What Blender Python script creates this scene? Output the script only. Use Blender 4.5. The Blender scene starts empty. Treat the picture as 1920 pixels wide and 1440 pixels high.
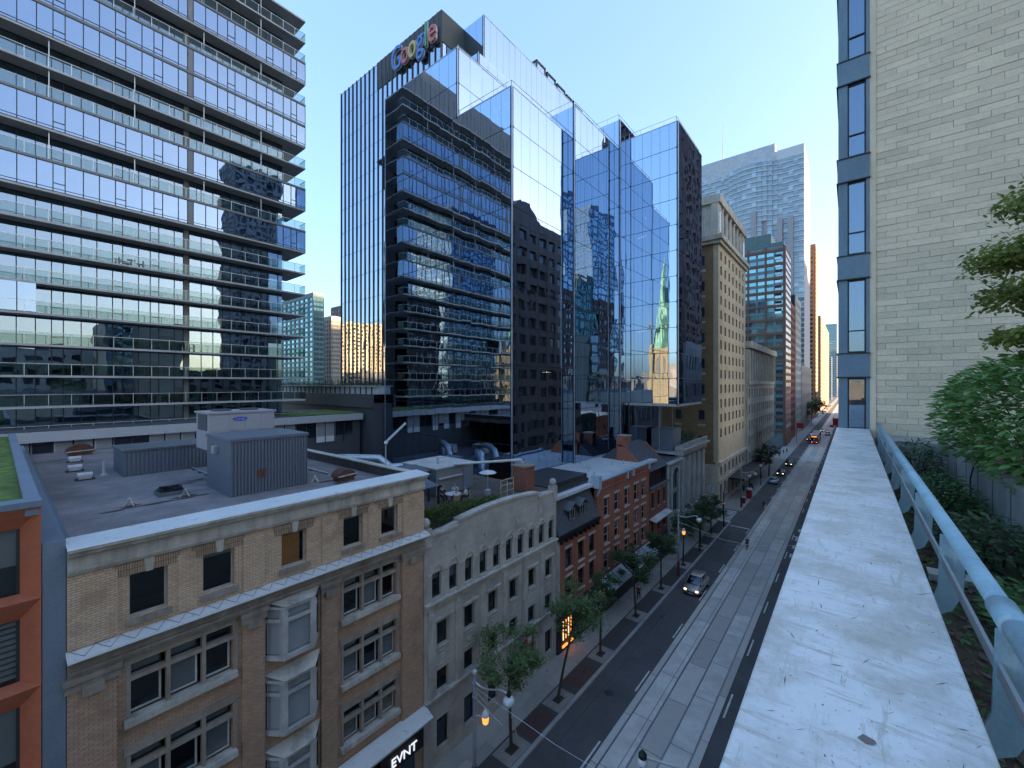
import bpy, bmesh, math, random
from mathutils import Vector, Matrix, Euler
R = random.Random(7)
rad = math.radians
sc = bpy.context.scene
col = sc.collection
# ---------------------------------------------------------------- camera
CAM_H = 24.4                       # eye above the street; street runs along +Y, facades face +X / -X
FPX, UC, VC = 785.0, 960.0, 720.0  # focal length in pixels of the 1920x1440 photograph
YAW = math.atan(637.0 / 785.0)
cam_d = bpy.data.cameras.new("camera"); cam = bpy.data.objects.new("camera", cam_d); col.objects.link(cam)
cam.location = (0, 0, CAM_H); cam.rotation_euler = (rad(90), 0, YAW)
cam_d.sensor_width = 36.0; cam_d.lens = 36.0 * FPX / 1920.0
cam_d.clip_start = 0.05; cam_d.clip_end = 6000
sc.camera = cam
# ---------------------------------------------------------------- sky, sun, exposure
SUN_AZ, SUN_EL = 55.0, 8.0         # degrees to the right of the street axis, above the horizon
S = Vector((math.sin(rad(SUN_AZ)) * math.cos(rad(SUN_EL)), math.cos(rad(SUN_AZ)) * math.cos(rad(SUN_EL)), math.sin(rad(SUN_EL))))
w = bpy.data.worlds.new("World"); sc.world = w; w.use_nodes = True
nt = w.node_tree; bg = nt.nodes["Background"]
sky = nt.nodes.new("ShaderNodeTexSky"); sky.sky_type = 'NISHITA'; sky.sun_disc = False
sky.sun_elevation = rad(SUN_EL); sky.sun_rotation = rad(SUN_AZ)
sky.altitude = 100; sky.air_density = 1.0; sky.dust_density = 3.0; sky.ozone_density = 3.7
gam = nt.nodes.new('ShaderNodeGamma'); gam.inputs[1].default_value = 0.5      # the photograph's tone curve flattens the sky
hsv = nt.nodes.new('ShaderNodeHueSaturation'); hsv.inputs['Hue'].default_value = 0.511; hsv.inputs['Saturation'].default_value = 1.22
nt.links.new(sky.outputs[0], gam.inputs[0]); nt.links.new(gam.outputs[0], hsv.inputs['Color']); nt.links.new(hsv.outputs[0], bg.inputs[0]); bg.inputs[1].default_value = 0.15
sun_d = bpy.data.lights.new("sun", 'SUN'); sun = bpy.data.objects.new("sun", sun_d); col.objects.link(sun)
sun_d.energy = 4.0; sun_d.angle = rad(0.5); sun_d.color = (1.0, 0.70, 0.42)
sun.rotation_euler = (-S).to_track_quat('-Z', 'Y').to_euler(); sun.location = S * 900
vs = sc.view_settings; vs.view_transform = 'Standard'; vs.look = 'None'; vs.exposure = 2.92; vs.gamma = 1.0
cy = sc.cycles
cy.use_denoising = True
cy.max_bounces = 9; cy.diffuse_bounces = 5; cy.glossy_bounces = 6; cy.transmission_bounces = 4; cy.transparent_max_bounces = 24
cy.sample_clamp_indirect = 6.0; cy.caustics_reflective = False; cy.caustics_refractive = False
# ---------------------------------------------------------------- pixel -> ray helpers (a depth always comes from a plane the thing touches)
sn, cs = math.sin(YAW), math.cos(YAW)
def ray(u, v): r = (u - UC) / FPX; return (-sn + cs * r, cs + sn * r, (VC - v) / FPX)
def onX(u, v, X): d = ray(u, v); t = X / d[0]; return (X, d[1] * t, CAM_H + d[2] * t)
def onY(u, v, Y): d = ray(u, v); t = Y / d[1]; return (d[0] * t, Y, CAM_H + d[2] * t)
def onZ(u, v, Z): d = ray(u, v); t = (Z - CAM_H) / d[2]; return (d[0] * t, d[1] * t, Z)
# ---------------------------------------------------------------- object helpers
WM = {}                                        # world position of every parent
def link(o, parent=None, loc=(0, 0, 0)):
    col.objects.link(o); o.location = loc; WM[o.name] = Vector(loc)
    if parent is not None:
        o.parent = parent; o.matrix_parent_inverse = Matrix.Translation(-WM[parent.name])
    return o
def tag(o, label=None, cat=None, group=None, kind=None):
    if label: o["label"] = label
    if cat: o["category"] = cat
    if group: o["group"] = group
    if kind: o["kind"] = kind
    return o
def thing(name, loc, label, cat, group=None, kind=None):
    o = bpy.data.objects.new(name, None); o.empty_display_size = 0.2
    return tag(link(o, None, loc), label, cat, group, kind)
class MB:
    def __init__(s): s.v = []; s.f = []; s.sm = False
    def box(s, x0, x1, y0, y1, z0, z1):
        x0, x1 = min(x0, x1), max(x0, x1); y0, y1 = min(y0, y1), max(y0, y1); z0, z1 = min(z0, z1), max(z0, z1)
        b = len(s.v); s.v += [(x0,y0,z0),(x1,y0,z0),(x1,y1,z0),(x0,y1,z0),(x0,y0,z1),(x1,y0,z1),(x1,y1,z1),(x0,y1,z1)]
        s.f += [tuple(b+i for i in q) for q in ((3,2,1,0),(4,5,6,7),(0,1,5,4),(1,2,6,5),(2,3,7,6),(3,0,4,7))]
        return s
    def poly(s, pts): b = len(s.v); s.v += [tuple(p) for p in pts]; s.f.append(tuple(range(b, b+len(pts)))); return s
    def prism(s, pts, off):
        """closed prism: polygon pts (3-D) swept by the vector off"""
        n = len(pts); b = len(s.v); o = Vector(off)
        s.v += [tuple(p) for p in pts] + [tuple(Vector(p) + o) for p in pts]
        s.f.append(tuple(range(b+n-1, b-1, -1))); s.f.append(tuple(range(b+n, b+2*n)))
        for i in range(n): j = (i+1) % n; s.f.append((b+i, b+j, b+n+j, b+n+i))
        return s
    def tube(s, pts, r, n=8, cap=True):
        pts = [Vector(p) for p in pts]; rs = r if isinstance(r, (list, tuple)) else [r]*len(pts); b = len(s.v)
        for i, p in enumerate(pts):
            d = (pts[min(i+1, len(pts)-1)] - pts[max(i-1, 0)]).normalized()
            a = d.orthogonal().normalized() if abs(d.z) > .95 else d.cross(Vector((0,0,1))).normalized(); c = d.cross(a)
            for k in range(n):
                t = 2*math.pi*k/n; s.v.append(tuple(p + (a*math.cos(t) + c*math.sin(t))*rs[i]))
        for i in range(len(pts)-1):
            for k in range(n):
                j = (k+1) % n; s.f.append((b+i*n+k, b+i*n+j, b+(i+1)*n+j, b+(i+1)*n+k))
        if cap: s.f.append(tuple(b+k for k in range(n-1,-1,-1))); e = b+(len(pts)-1)*n; s.f.append(tuple(e+k for k in range(n)))
        return s
    def lathe(s, prof, c=(0,0,0), n=12):
        """prof: (radius, z) from bottom to top round the vertical axis through c"""
        b = len(s.v)
        for r, z in prof:
            for k in range(n): t = 2*math.pi*k/n; s.v.append((c[0]+r*math.cos(t), c[1]+r*math.sin(t), c[2]+z))
        for i in range(len(prof)-1):
            for k in range(n): j = (k+1) % n; s.f.append((b+i*n+k, b+i*n+j, b+(i+1)*n+j, b+(i+1)*n+k))
        s.f.append(tuple(b+k for k in range(n-1,-1,-1))); e = b+(len(prof)-1)*n; s.f.append(tuple(e+k for k in range(n)))
        return s
    def mesh(s, name, m, org):
        me = bpy.data.meshes.new(name); me.from_pydata([(x-org[0], y-org[1], z-org[2]) for x, y, z in s.v], [], s.f)
        if m is not None: me.materials.append(m)
        if s.sm: me.polygons.foreach_set("use_smooth", [True]*len(me.polygons))
        me.update(); return me
    def build(s, name, m, parent=None, org=None, smooth=False):
        s.sm = smooth
        if org is None:
            xs, ys, zs = zip(*s.v); org = ((min(xs)+max(xs))/2, (min(ys)+max(ys))/2, min(zs))
        return link(bpy.data.objects.new(name, s.mesh(name, m, org)), parent, org)
_unit = {}
def piece(name, m, parent, x0, x1, y0, y1, z0, z1, rot=None, tagd=None):
    """a box that shares one unit mesh per material (bricks, panes, slabs ...)"""
    k = m.name
    if k not in _unit: _unit[k] = MB().box(-.5,.5,-.5,.5,-.5,.5).mesh("block_"+k, m, (0,0,0))
    o = bpy.data.objects.new(name, _unit[k]); link(o, parent, ((x0+x1)/2, (y0+y1)/2, (z0+z1)/2))
    o.scale = (abs(x1-x0), abs(y1-y0), abs(z1-z0))
    if rot: o.rotation_euler = rot
    return o
def kids(o): return [c for c in bpy.data.objects if c.parent is o]
def copy_tree(o, parent=None):
    c = o.copy(); col.objects.link(c); c.parent = parent
    for ch in KIDS.get(o.name, ()): copy_tree(ch, c)
    return c
KIDS = {}
def freeze(root):
    """remember a finished thing's parts so that copies need no search"""
    for o in bpy.data.objects:
        if o.parent is not None: 
            l = KIDS.setdefault(o.parent.name, [])
            if o not in l: l.append(o)
class Face:
    """facade frame: a runs along the wall, d outward, z up"""
    def __init__(s, facing, plane): s.f, s.p = facing, plane
    def b(s, a0, a1, d0, d1, z0, z1):
        p = s.p
        if s.f == '+X': return (p+d0, p+d1, a0, a1, z0, z1)
        if s.f == '-X': return (p-d1, p-d0, a0, a1, z0, z1)
        if s.f == '-Y': return (a0, a1, p-d1, p-d0, z0, z1)
        return (a0, a1, p+d0, p+d1, z0, z1)
    def pt(s, a, d, z):
        p = s.p
        return {'+X': (p+d, a, z), '-X': (p-d, a, z), '-Y': (a, p-d, z), '+Y': (a, p+d, z)}[s.f]
    def off(s, d): return {'+X': (d,0,0), '-X': (-d,0,0), '-Y': (0,-d,0), '+Y': (0,d,0)}[s.f]
def wall(F, mb, a0, a1, z0, z1, th, ops):
    """wall slab of thickness th behind the facade plane with rectangular openings (a0,a1,z0,z1)"""
    zs = sorted({z0, z1, *[min(max(o[2], z0), z1) for o in ops], *[min(max(o[3], z0), z1) for o in ops]})
    for i in range(len(zs)-1):
        lo, hi = zs[i], zs[i+1]
        if hi - lo < 1e-4: continue
        cut = sorted((o[0], o[1]) for o in ops if o[2] < (lo+hi)/2 < o[3]); x = a0
        for c0, c1 in cut:
            if c0 > x + 1e-4: mb.box(*F.b(x, c0, -th, 0, lo, hi))
            x = max(x, c1)
        if x < a1 - 1e-4: mb.box(*F.b(x, a1, -th, 0, lo, hi))
    return mb
_wm = {}
def window(F, parent, a0, a1, z0, z1, fm, gm, depth=.22, fr=.07, mull=(), trans=(), sill=None, sillm=None, head=None, name='window', arch=False, blind=None, sash=False):
    """window set in an opening: frame mesh = the part; pane, sill, lintel, blind are sub-parts"""
    mb = MB(); ft = .06; i = -depth
    mb.box(*F.b(a0, a0+fr, i-ft, i, z0, z1)); mb.box(*F.b(a1-fr, a1, i-ft, i, z0, z1))
    mb.box(*F.b(a0+fr, a1-fr, i-ft, i, z0, z0+fr)); mb.box(*F.b(a0+fr, a1-fr, i-ft, i, z1-fr, z1))
    for m in mull: c = a0 + (a1-a0)*m; mb.box(*F.b(c-fr*.4, c+fr*.4, i-ft, i+.004, z0+fr, z1-fr))
    for m in trans: c = z0 + (z1-z0)*m; mb.box(*F.b(a0+fr, a1-fr, i-ft, i+.008, c-fr*.4, c+fr*.4))
    w = mb.build(name, fm, parent)
    piece('pane', gm, w, *F.b(a0+fr*.5, a1-fr*.5, i-ft*.7, i-ft*.45, z0+fr*.5, z1-fr*.5), rot=(R.uniform(-.002,.002), 0, R.uniform(-.002,.002)))
    if blind: 
        zb = z1 - (z1-z0)*blind[0]
        piece('blind', blind[1], w, *F.b(a0+.02, a1-.02, i-.095, i-.08, zb, z1))
    if sill: piece('sill', sillm, w, *F.b(a0-sill[0], a1+sill[0], -.05, sill[1], z0-sill[2], z0-.004))
    if head: piece('lintel', sillm, w, *F.b(a0-head[0], a1+head[0], -.05, head[1], z1+.004, z1+head[2]))
    return w
# ---------------------------------------------------------------- materials (all procedural, world-space)
def _base(name):
    m = bpy.data.materials.new(name); m.use_nodes = True; n = m.node_tree.nodes; l = m.node_tree.links
    return m, n, l, n["Principled BSDF"]
def N(n, t, **k):
    o = n.new("ShaderNode"+t)
    for a, b in k.items(): setattr(o, a, b)
    return o
def pos(n, l, sx=1, sy=1, sz=1):
    g = N(n, "NewGeometry"); m = N(n, "Mapping"); m.inputs[3].default_value = (sx, sy, sz); l.new(g.outputs["Position"], m.inputs[0]); return m.outputs[0]
def noise(n, l, v, scale, det=4, rough=.6):
    t = N(n, "TexNoise"); t.inputs["Scale"].default_value = scale; t.inputs["Detail"].default_value = det; t.inputs["Roughness"].default_value = rough
    l.new(v, t.inputs["Vector"]); return t.outputs["Fac"]
def ramp(n, l, f, a, b, ca=(0,0,0,1), cb=(1,1,1,1)):
    r = N(n, "ValToRGB"); r.color_ramp.elements[0].position = a; r.color_ramp.elements[1].position = b
    r.color_ramp.elements[0].color = ca; r.color_ramp.elements[1].color = cb; l.new(f, r.inputs[0]); return r.outputs[0]
def mix(n, l, f, a, b, mode='MIX'):
    x = N(n, "Mix", data_type='RGBA', blend_type=mode)
    if hasattr(f, 'is_linked'): l.new(f, x.inputs[0])
    else: x.inputs[0].default_value = f
    for s_, i in ((a, 6), (b, 7)):
        if hasattr(s_, 'is_linked'): l.new(s_, x.inputs[i])
        else: x.inputs[i].default_value = (*s_[:3], 1)
    return x.outputs[2]
def scl(c, k): return tuple(min(1, max(0, x*k)) for x in c)
def finish(n, l, bs, colr, bump=0, bs_=20, rnd=0, bfac=None, bdist=.02):
    if rnd:
        oi = N(n, "ObjectInfo"); mr = N(n, "MapRange"); mr.inputs[3].default_value = 1-rnd; mr.inputs[4].default_value = 1+rnd
        l.new(oi.outputs["Random"], mr.inputs[0]); h = N(n, "HueSaturation"); l.new(mr.outputs[0], h.inputs["Value"]); l.new(colr, h.inputs["Color"]); colr = h.outputs[0]
    l.new(colr, bs.inputs["Base Color"])
    if bump or bfac is not None:
        b = N(n, "Bump"); b.inputs["Strength"].default_value = bump or .5; b.inputs["Distance"].default_value = bdist
        l.new(bfac if bfac is not None else noise(n, l, pos(n, l), bs_, 6), b.inputs["Height"]); l.new(b.outputs[0], bs.inputs["Normal"])
def M(name, c, rough=.8, metal=0., var=.18, vsc=.8, rnd=0, bump=0, bsc=20, stretch=(1,1,1), dirt=None, dsc=.35, damt=(.45,.75), spec=.4, emit=0, grain=.08):
    m, n, l, bs = _base(name)
    v = pos(n, l, *stretch)
    a = mix(n, l, ramp(n, l, noise(n, l, v, vsc), .3, .7), scl(c, 1-var), scl(c, 1+var))
    if grain: a = mix(n, l, ramp(n, l, noise(n, l, v, vsc*14, 3), .25, .75), a, scl(c, .62), 'MIX') if False else mix(n, l, grain, a, ramp(n, l, noise(n, l, v, vsc*16, 3), .3, .7), 'OVERLAY')
    if dirt:
        a = mix(n, l, ramp(n, l, noise(n, l, pos(n, l, stretch[0], stretch[1], stretch[2]*.35), dsc, 8, .7), *damt), a, dirt)
    bs.inputs["Roughness"].default_value = rough; bs.inputs["Metallic"].default_value = metal; bs.inputs["Specular IOR Level"].default_value = spec
    if emit: bs.inputs["Emission Color"].default_value = (*c, 1); bs.inputs["Emission Strength"].default_value = emit
    finish(n, l, bs, a, bump, bsc, rnd); return m
def brickM(name, c1, c2, mort, bw, bh, ms=.009, stain=None, sa=(.5,.8), off=.5, rough=.9, bump=.6, rndlarge=.15, streak=None):
    m, n, l, bs = _base(name)
    g = N(n, "NewGeometry"); sp = N(n, "SeparateXYZ"); l.new(g.outputs["Position"], sp.inputs[0])
    ad = N(n, "Math", operation='ADD'); l.new(sp.outputs[0], ad.inputs[0]); l.new(sp.outputs[1], ad.inputs[1])
    cb = N(n, "CombineXYZ"); l.new(ad.outputs[0], cb.inputs[0]); l.new(sp.outputs[2], cb.inputs[1])
    t = N(n, "TexBrick"); t.offset = off; t.inputs["Scale"].default_value = 1; t.inputs["Brick Width"].default_value = bw; t.inputs["Row Height"].default_value = bh
    t.inputs["Mortar Size"].default_value = ms; t.inputs["Mortar Smooth"].default_value = .2; t.inputs["Bias"].default_value = 0
    t.inputs["Color1"].default_value = (*c1, 1); t.inputs["Color2"].default_value = (*c2, 1); t.inputs["Mortar"].default_value = (*mort, 1)
    l.new(cb.outputs[0], t.inputs[0])
    a = mix(n, l, ramp(n, l, noise(n, l, pos(n, l), .5), .3, .7), t.outputs[0], scl(c2, .75), 'MIX')
    mm = mix(n, l, rndlarge, t.outputs[0], a)
    if stain: mm = mix(n, l, ramp(n, l, noise(n, l, pos(n, l), .45, 8, .7), *sa), mm, stain)
    if streak: mm = mix(n, l, ramp(n, l, noise(n, l, pos(n, l, 2.5, 2.5, .25), 1.0, 6, .65), .55, .8), mm, streak)
    bs.inputs["Roughness"].default_value = rough; bs.inputs["Specular IOR Level"].default_value = .25
    inv = N(n, "Math", operation='SUBTRACT'); inv.inputs[0].default_value = 1; l.new(t.outputs["Fac"], inv.inputs[1])
    finish(n, l, bs, mm, bump, bfac=inv.outputs[0], bdist=.012); return m
def glassM(name, f0, trans=.15, tint=(.8,.9,1), rough=.01, wav=.0, wsc=.6, wd=.05, dark=None):
    m, n, l, bs = _base(name)
    bs.inputs["Base Color"].default_value = (*f0, 1); bs.inputs["Metallic"].default_value = 1; bs.inputs["Roughness"].default_value = rough
    if wav:
        b = N(n, "Bump"); b.inputs["Strength"].default_value = wav; b.inputs["Distance"].default_value = wd
        oi = N(n, "ObjectInfo"); ad = N(n, "VectorMath", operation='ADD'); mu = N(n, "Math", operation='MULTIPLY'); mu.inputs[1].default_value = 37
        l.new(oi.outputs["Random"], mu.inputs[0]); l.new(pos(n, l), ad.inputs[0]); l.new(mu.outputs[0], ad.inputs[1])
        l.new(noise(n, l, ad.outputs[0], wsc, 1, .4), b.inputs["Height"]); l.new(b.outputs[0], bs.inputs["Normal"])
    tr = N(n, "BsdfTransparent"); tr.inputs[0].default_value = (*tint, 1)
    mx = N(n, "MixShader"); mx.inputs[0].default_value = trans; l.new(bs.outputs[0], mx.inputs[1]); l.new(tr.outputs[0], mx.inputs[2])
    l.new(mx.outputs[0], n["Material Output"].inputs[0]); return m
def leafM(name, c, var=.45, tr=.35):
    m, n, l, bs = _base(name)
    oi = N(n, "ObjectInfo")
    a = mix(n, l, ramp(n, l, noise(n, l, pos(n, l), 2.2, 5), .3, .7), scl(c, 1-var), scl(c, 1+var))
    l.new(a, bs.inputs["Base Color"]); bs.inputs["Roughness"].default_value = .55; bs.inputs["Specular IOR Level"].default_value = .3
    t = N(n, "BsdfTranslucent"); l.new(a, t.inputs[0]); mx = N(n, "MixShader"); mx.inputs[0].default_value = tr
    l.new(bs.outputs[0], mx.inputs[1]); l.new(t.outputs[0], mx.inputs[2]); l.new(mx.outputs[0], n["Material Output"].inputs[0]); return m
def lampM(name, c, e): 
    m, n, l, bs = _base(name); bs.inputs["Base Color"].default_value = (*c, 1); bs.inputs["Emission Color"].default_value = (*c, 1); bs.inputs["Emission Strength"].default_value = e; return m

asphalt = M('asphalt', (0.092,0.092,0.094), .85, var=.2, vsc=.25, bump=.25, bsc=60, dirt=(0.068,0.068,0.070), dsc=.15)
asphalt_old = M('old asphalt', (.085,.09,.095), .9, var=.15, vsc=.1, dirt=(.06,.062,.066), dsc=.3)
slabm = M('track concrete', (0.580,0.560,0.520), .85, var=.12, vsc=.5, rnd=.14, bump=.15, bsc=30, dirt=(0.420,0.400,0.370), dsc=.6)
slab_edge = M('track edge concrete', (0.510,0.490,0.450), .88, var=.14, vsc=.7, rnd=.16, dirt=(0.380,0.360,0.325), dsc=.7)
kerbm = M('kerb concrete', (0.360,0.360,0.348), .85, var=.12, rnd=.08, dirt=(0.216,0.210,0.198))
walkm = M('sidewalk concrete', (0.380,0.365,0.340), .88, var=.12, vsc=.5, rnd=.12, dirt=(0.270,0.260,0.245), dsc=.5)
paver = brickM('paver brick', (0.111,0.091,0.088), (0.143,0.111,0.104), (0.078,0.078,0.078), .22, .11, .008)
pitm = M('tree pit concrete', (.32,.31,.30), .88, rnd=.08, dirt=(.22,.2,.18))
soil = M('soil', (.06,.045,.03), .95, bump=.6, bsc=25)
railm = M('steel rail', (.30,.30,.30), .35, metal=.9, var=.1)
groove = M('rail groove', (.05,.05,.05), .9)
paint = M('road paint', (.62,.62,.60), .8, var=.2, vsc=3, dirt=(.25,.25,.25), dsc=1.5)
steel = M('galvanised steel', (0.540,0.564,0.588), .45, metal=.7, var=.12, vsc=3)
darkm = M('dark metal', (.035,.037,.042), .5, var=.1)
blackm = M('black paint', (.012,.012,.014), .5)
wirem = M('wire', (.03,.03,.032), .6)
tanb = brickM('tan brick', (0.560,0.395,0.265), (0.700,0.520,0.365), (0.360,0.250,0.170), .24, .088, .012, stain=(.24,.165,.115), sa=(.52,.78))
tanb2 = brickM('brown tan brick', (0.450,0.295,0.200), (0.560,0.385,0.270), (0.290,0.190,0.135), .24, .088, .012, stain=(.22,.145,.10), sa=(.5,.8))
soldier = brickM('soldier brick', (0.480,0.360,0.240), (0.360,0.240,0.156), (0.144,0.102,0.072), .075, .42, .012, off=0, stain=(0.144,0.096,0.060))
limest = M('weathered limestone', (0.520,0.490,0.430), .88, var=.15, vsc=1.2, stretch=(1,1,.4), dirt=(0.260,0.240,0.205), dsc=1.2, damt=(.45,.7))
darkstone = M('soot stained stone', (0.300,0.260,0.220), .9, var=.2, vsc=1.5, dirt=(0.160,0.140,0.115), dsc=1.2)
leadm = M('white coated flashing', (0.600,0.618,0.620), .6, var=.08, vsc=.6, dirt=(0.336,0.360,0.384), dsc=2.2, damt=(.6,.68))
gravel = M('roof gravel', (0.245,0.223,0.230), .95, var=.25, vsc=.5, bump=.8, bsc=35, dirt=(.13,.122,.125), dsc=.22, damt=(.42,.68))
tarm = M('roof tar', (.055,.045,.045), .8, var=.3, vsc=2)
corrm = M('charcoal corrugated steel', (0.121,0.138,0.170), .55, var=.06, vsc=.4, spec=.5)
hvac = M('grey hvac casing', (0.338,0.338,0.356), .5, var=.06)
rust = M('rusted steel', (.12,.055,.04), .85, var=.35, vsc=3, dirt=(.05,.03,.025), dsc=3)
orange = M('copper orange cladding', (0.500,0.170,0.095), .5, var=.06, vsc=.3, metal=.15)
bluegrey = M('blue grey flashing', (0.168,0.210,0.266), .55, var=.1)
turf = M('green roof sedum', (.10,.16,.03), .95, var=.5, vsc=1.5, bump=1.0, bsc=12, dirt=(.05,.09,.02), dsc=1.5)
frame_lt = M('pale window frame', (.42,.42,.41), .7)
frame_dk = M('dark window frame', (.03,.032,.035), .6)
frame_br = M('brown stone mullion', (0.340,0.290,0.240), .85, var=.15, dirt=(0.200,0.170,0.140), dsc=1.5)
whitewood = M('white painted wood', (.55,.56,.56), .6, var=.06, dirt=(.38,.37,.35), dsc=1.2)
blindm = M('white roller blind', (.66,.68,.69), .9, var=.04)
blindy = M('cream roller blind', (.68,.64,.54), .9, var=.04)
roomm = M('room interior', (.06,.055,.05), .9, var=.4, vsc=1.2)
winglass = glassM('window glass', (.12,.15,.18), .72, (.9,.92,.93), wav=.3, wsc=.9)
winglass_dk = glassM('dark window glass', (.13,.16,.2), .30, (.5,.55,.6), wav=.3, wsc=.9)
graystone = brickM('grey limestone ashlar', (0.500,0.475,0.430), (0.560,0.530,0.480), (0.400,0.380,0.345), .85, .40, .012, stain=(0.280,0.265,0.240), sa=(.42,.75), rndlarge=.3, bump=.25, streak=(0.330,0.315,0.285))
graytrim = M('grey limestone trim', (0.520,0.490,0.440), .88, var=.15, vsc=1.5, dirt=(0.280,0.265,0.240), dsc=1.0, damt=(.45,.7))
slatem = brickM('dark slate', (0.085,0.091,0.105), (0.127,0.135,0.152), (0.051,0.051,0.057), .22, .14, .006, bump=.5)
coppergrey = M('grey sheet metal roof', (.13,.145,.16), .5, var=.15, dirt=(.08,.09,.1))
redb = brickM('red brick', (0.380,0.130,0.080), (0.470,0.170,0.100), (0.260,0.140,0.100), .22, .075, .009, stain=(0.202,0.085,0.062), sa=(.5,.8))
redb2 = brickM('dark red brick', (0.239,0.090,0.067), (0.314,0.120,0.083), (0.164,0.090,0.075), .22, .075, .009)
whiteroof = M('white membrane roof', (0.576,0.600,0.620), .8, var=.08, vsc=.3, dirt=(0.432,0.444,0.456), dsc=.3, damt=(.5,.75))
greenpaint = M('sage green painted stone', (0.280,0.329,0.287), .7, var=.1, dirt=(0.182,0.210,0.182))
paleboard = M('pale stone', (0.480,0.480,0.462), .85, var=.1, dirt=(0.288,0.288,0.276), dsc=.8)
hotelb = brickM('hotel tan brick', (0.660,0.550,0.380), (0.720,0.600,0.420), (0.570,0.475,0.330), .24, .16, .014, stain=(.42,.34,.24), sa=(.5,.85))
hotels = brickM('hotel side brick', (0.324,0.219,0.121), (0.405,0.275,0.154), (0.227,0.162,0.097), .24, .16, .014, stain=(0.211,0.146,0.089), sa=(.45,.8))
hotelst = M('hotel limestone', (0.600,0.550,0.450), .85, var=.12, dirt=(0.297,0.270,0.230), dsc=.6)
creamm = M('cream split block', (0.710,0.605,0.440), .9, var=.08, vsc=1.2, rnd=.10, bump=.7, bsc=14, dirt=(0.640,0.545,0.395), dsc=.8, damt=(.5,.8))
creamj = M('block joint mortar', (0.560,0.475,0.345), .95, var=.1)
bluepaint = M('blue grey painted metal', (0.144,0.231,0.300), .5, var=.12, vsc=.8, dirt=(0.112,0.175,0.225), dsc=2)
railblue = M('pale blue gloss paint', (0.270,0.420,0.490), .38, var=.14, vsc=3, dirt=(0.450,0.550,0.580), dsc=5, damt=(.58,.7))
def parapet_mat():
    m, n, l, bs = _base('white parapet coating')
    a = mix(n, l, ramp(n, l, noise(n, l, pos(n, l), 1.1, 6), .3, .7), (.62,.625,.615), (.70,.70,.69))
    a = mix(n, l, ramp(n, l, noise(n, l, pos(n, l, 1, 1, 1), 2.3, 10, .72), .44, .66), a, (.42,.395,.345))
    a = mix(n, l, ramp(n, l, noise(n, l, pos(n, l, 1.4, 9, 1), 3.2, 6, .65), .53, .66), a, (.47,.45,.41))
    a = mix(n, l, ramp(n, l, noise(n, l, pos(n, l, 9, 1.2, 1), 3.6, 6, .65), .56, .68), a, (.46,.44,.40))
    a = mix(n, l, ramp(n, l, noise(n, l, pos(n, l), 60, 4, .6), .64, .68), a, (.30,.27,.235))
    bs.inputs['Roughness'].default_value = .5; finish(n, l, bs, a, .12, 11); return m
parapetm = parapet_mat()
concm = M('board marked concrete', (0.350,0.350,0.343), .9, var=.15, vsc=1.5, stretch=(0.620,0.620,0.420), dirt=(0.210,0.210,0.196), dsc=1.5)
spandm = M('grey spandrel panel', (0.195,0.203,0.210), .6, var=.08)
slabc = M('balcony slab concrete', (0.459,0.459,0.451), .85, var=.1, dirt=(0.340,0.340,0.340))
soff = M('balcony soffit', (0.255,0.255,0.246), .85, var=.08)
charc = M('charcoal cladding', (0.072,0.078,0.088), .6, var=.08)
whiteband = M('light grey fascia', (.42,.43,.45), .6, var=.05)
curtw = M('pale curtain', (0.500,0.540,0.550), .95, var=.12, vsc=2, stretch=(3,3,.3))
curtg = M('grey curtain', (.16,.165,.165), .95, var=.3, vsc=2, stretch=(3,3,.3))
googlass = glassM('mirror curtain wall glass', (0.460,0.570,0.710), .09, (.5,.65,.8), wav=.22, wsc=.28, wd=.06)
finglass = glassM('finned curtain wall glass', (.46,.54,.63), .10, (.5,.65,.8), wav=.15, wsc=.3)
condoglass2 = glassM('condo flush glass', (0.270,0.360,0.490), .26, (.8,.9,.92), wav=.25, wsc=.5)
condoglass = glassM('condo glass', (0.320,0.400,0.500), .50, (.8,.9,.92), wav=.25, wsc=.5)
balcglass = glassM('balcony glass', (.16,.19,.19), .90, (.84,.90,.885))
seamm = M('curtain wall seam', (.02,.03,.05), .4)
louvre = M('dark louvre', (.07,.075,.07), .6, var=.1, stretch=(6,6,1))
lampo = lampM('orange lamp', (1.0,.28,.05), .28)
lampw = lampM('warm lamp', (1.0,.70,.36), .22)
lampc = lampM('office strip light', (1.0,.72,.40), 1.6)
headl = lampM('headlight', (1.0,.72,.38), .5)
globem = M('white globe glass', (.72,.74,.76), .35, var=.03)
barkm = M('bark', (.06,.05,.04), .95, var=.3, vsc=6)
leaf_a = leafM('locust leaf', (0.140,0.210,0.085))
leaf_b = leafM('linden leaf', (0.075,0.120,0.055))
leaf_c = leafM('shrub leaf', (0.075,0.170,0.050), .4, .3)
leaf_d = leafM('maple leaf foliage', (0.220,0.270,0.070), .45, .4)
leaf_h = leafM('cedar hedge', (0.085,0.125,0.030), .5, .2)
skin = M('skin', (.42,.27,.20), .6, var=.05)
shirtw = M('white shirt', (.62,.63,.66), .9, var=.06)
cloth_d = M('dark cloth', (.03,.032,.04), .9)
hairm = M('dark hair', (.03,.022,.018), .8)
redp = M('red paint', (.42,.02,.03), .5, var=.05)
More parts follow.
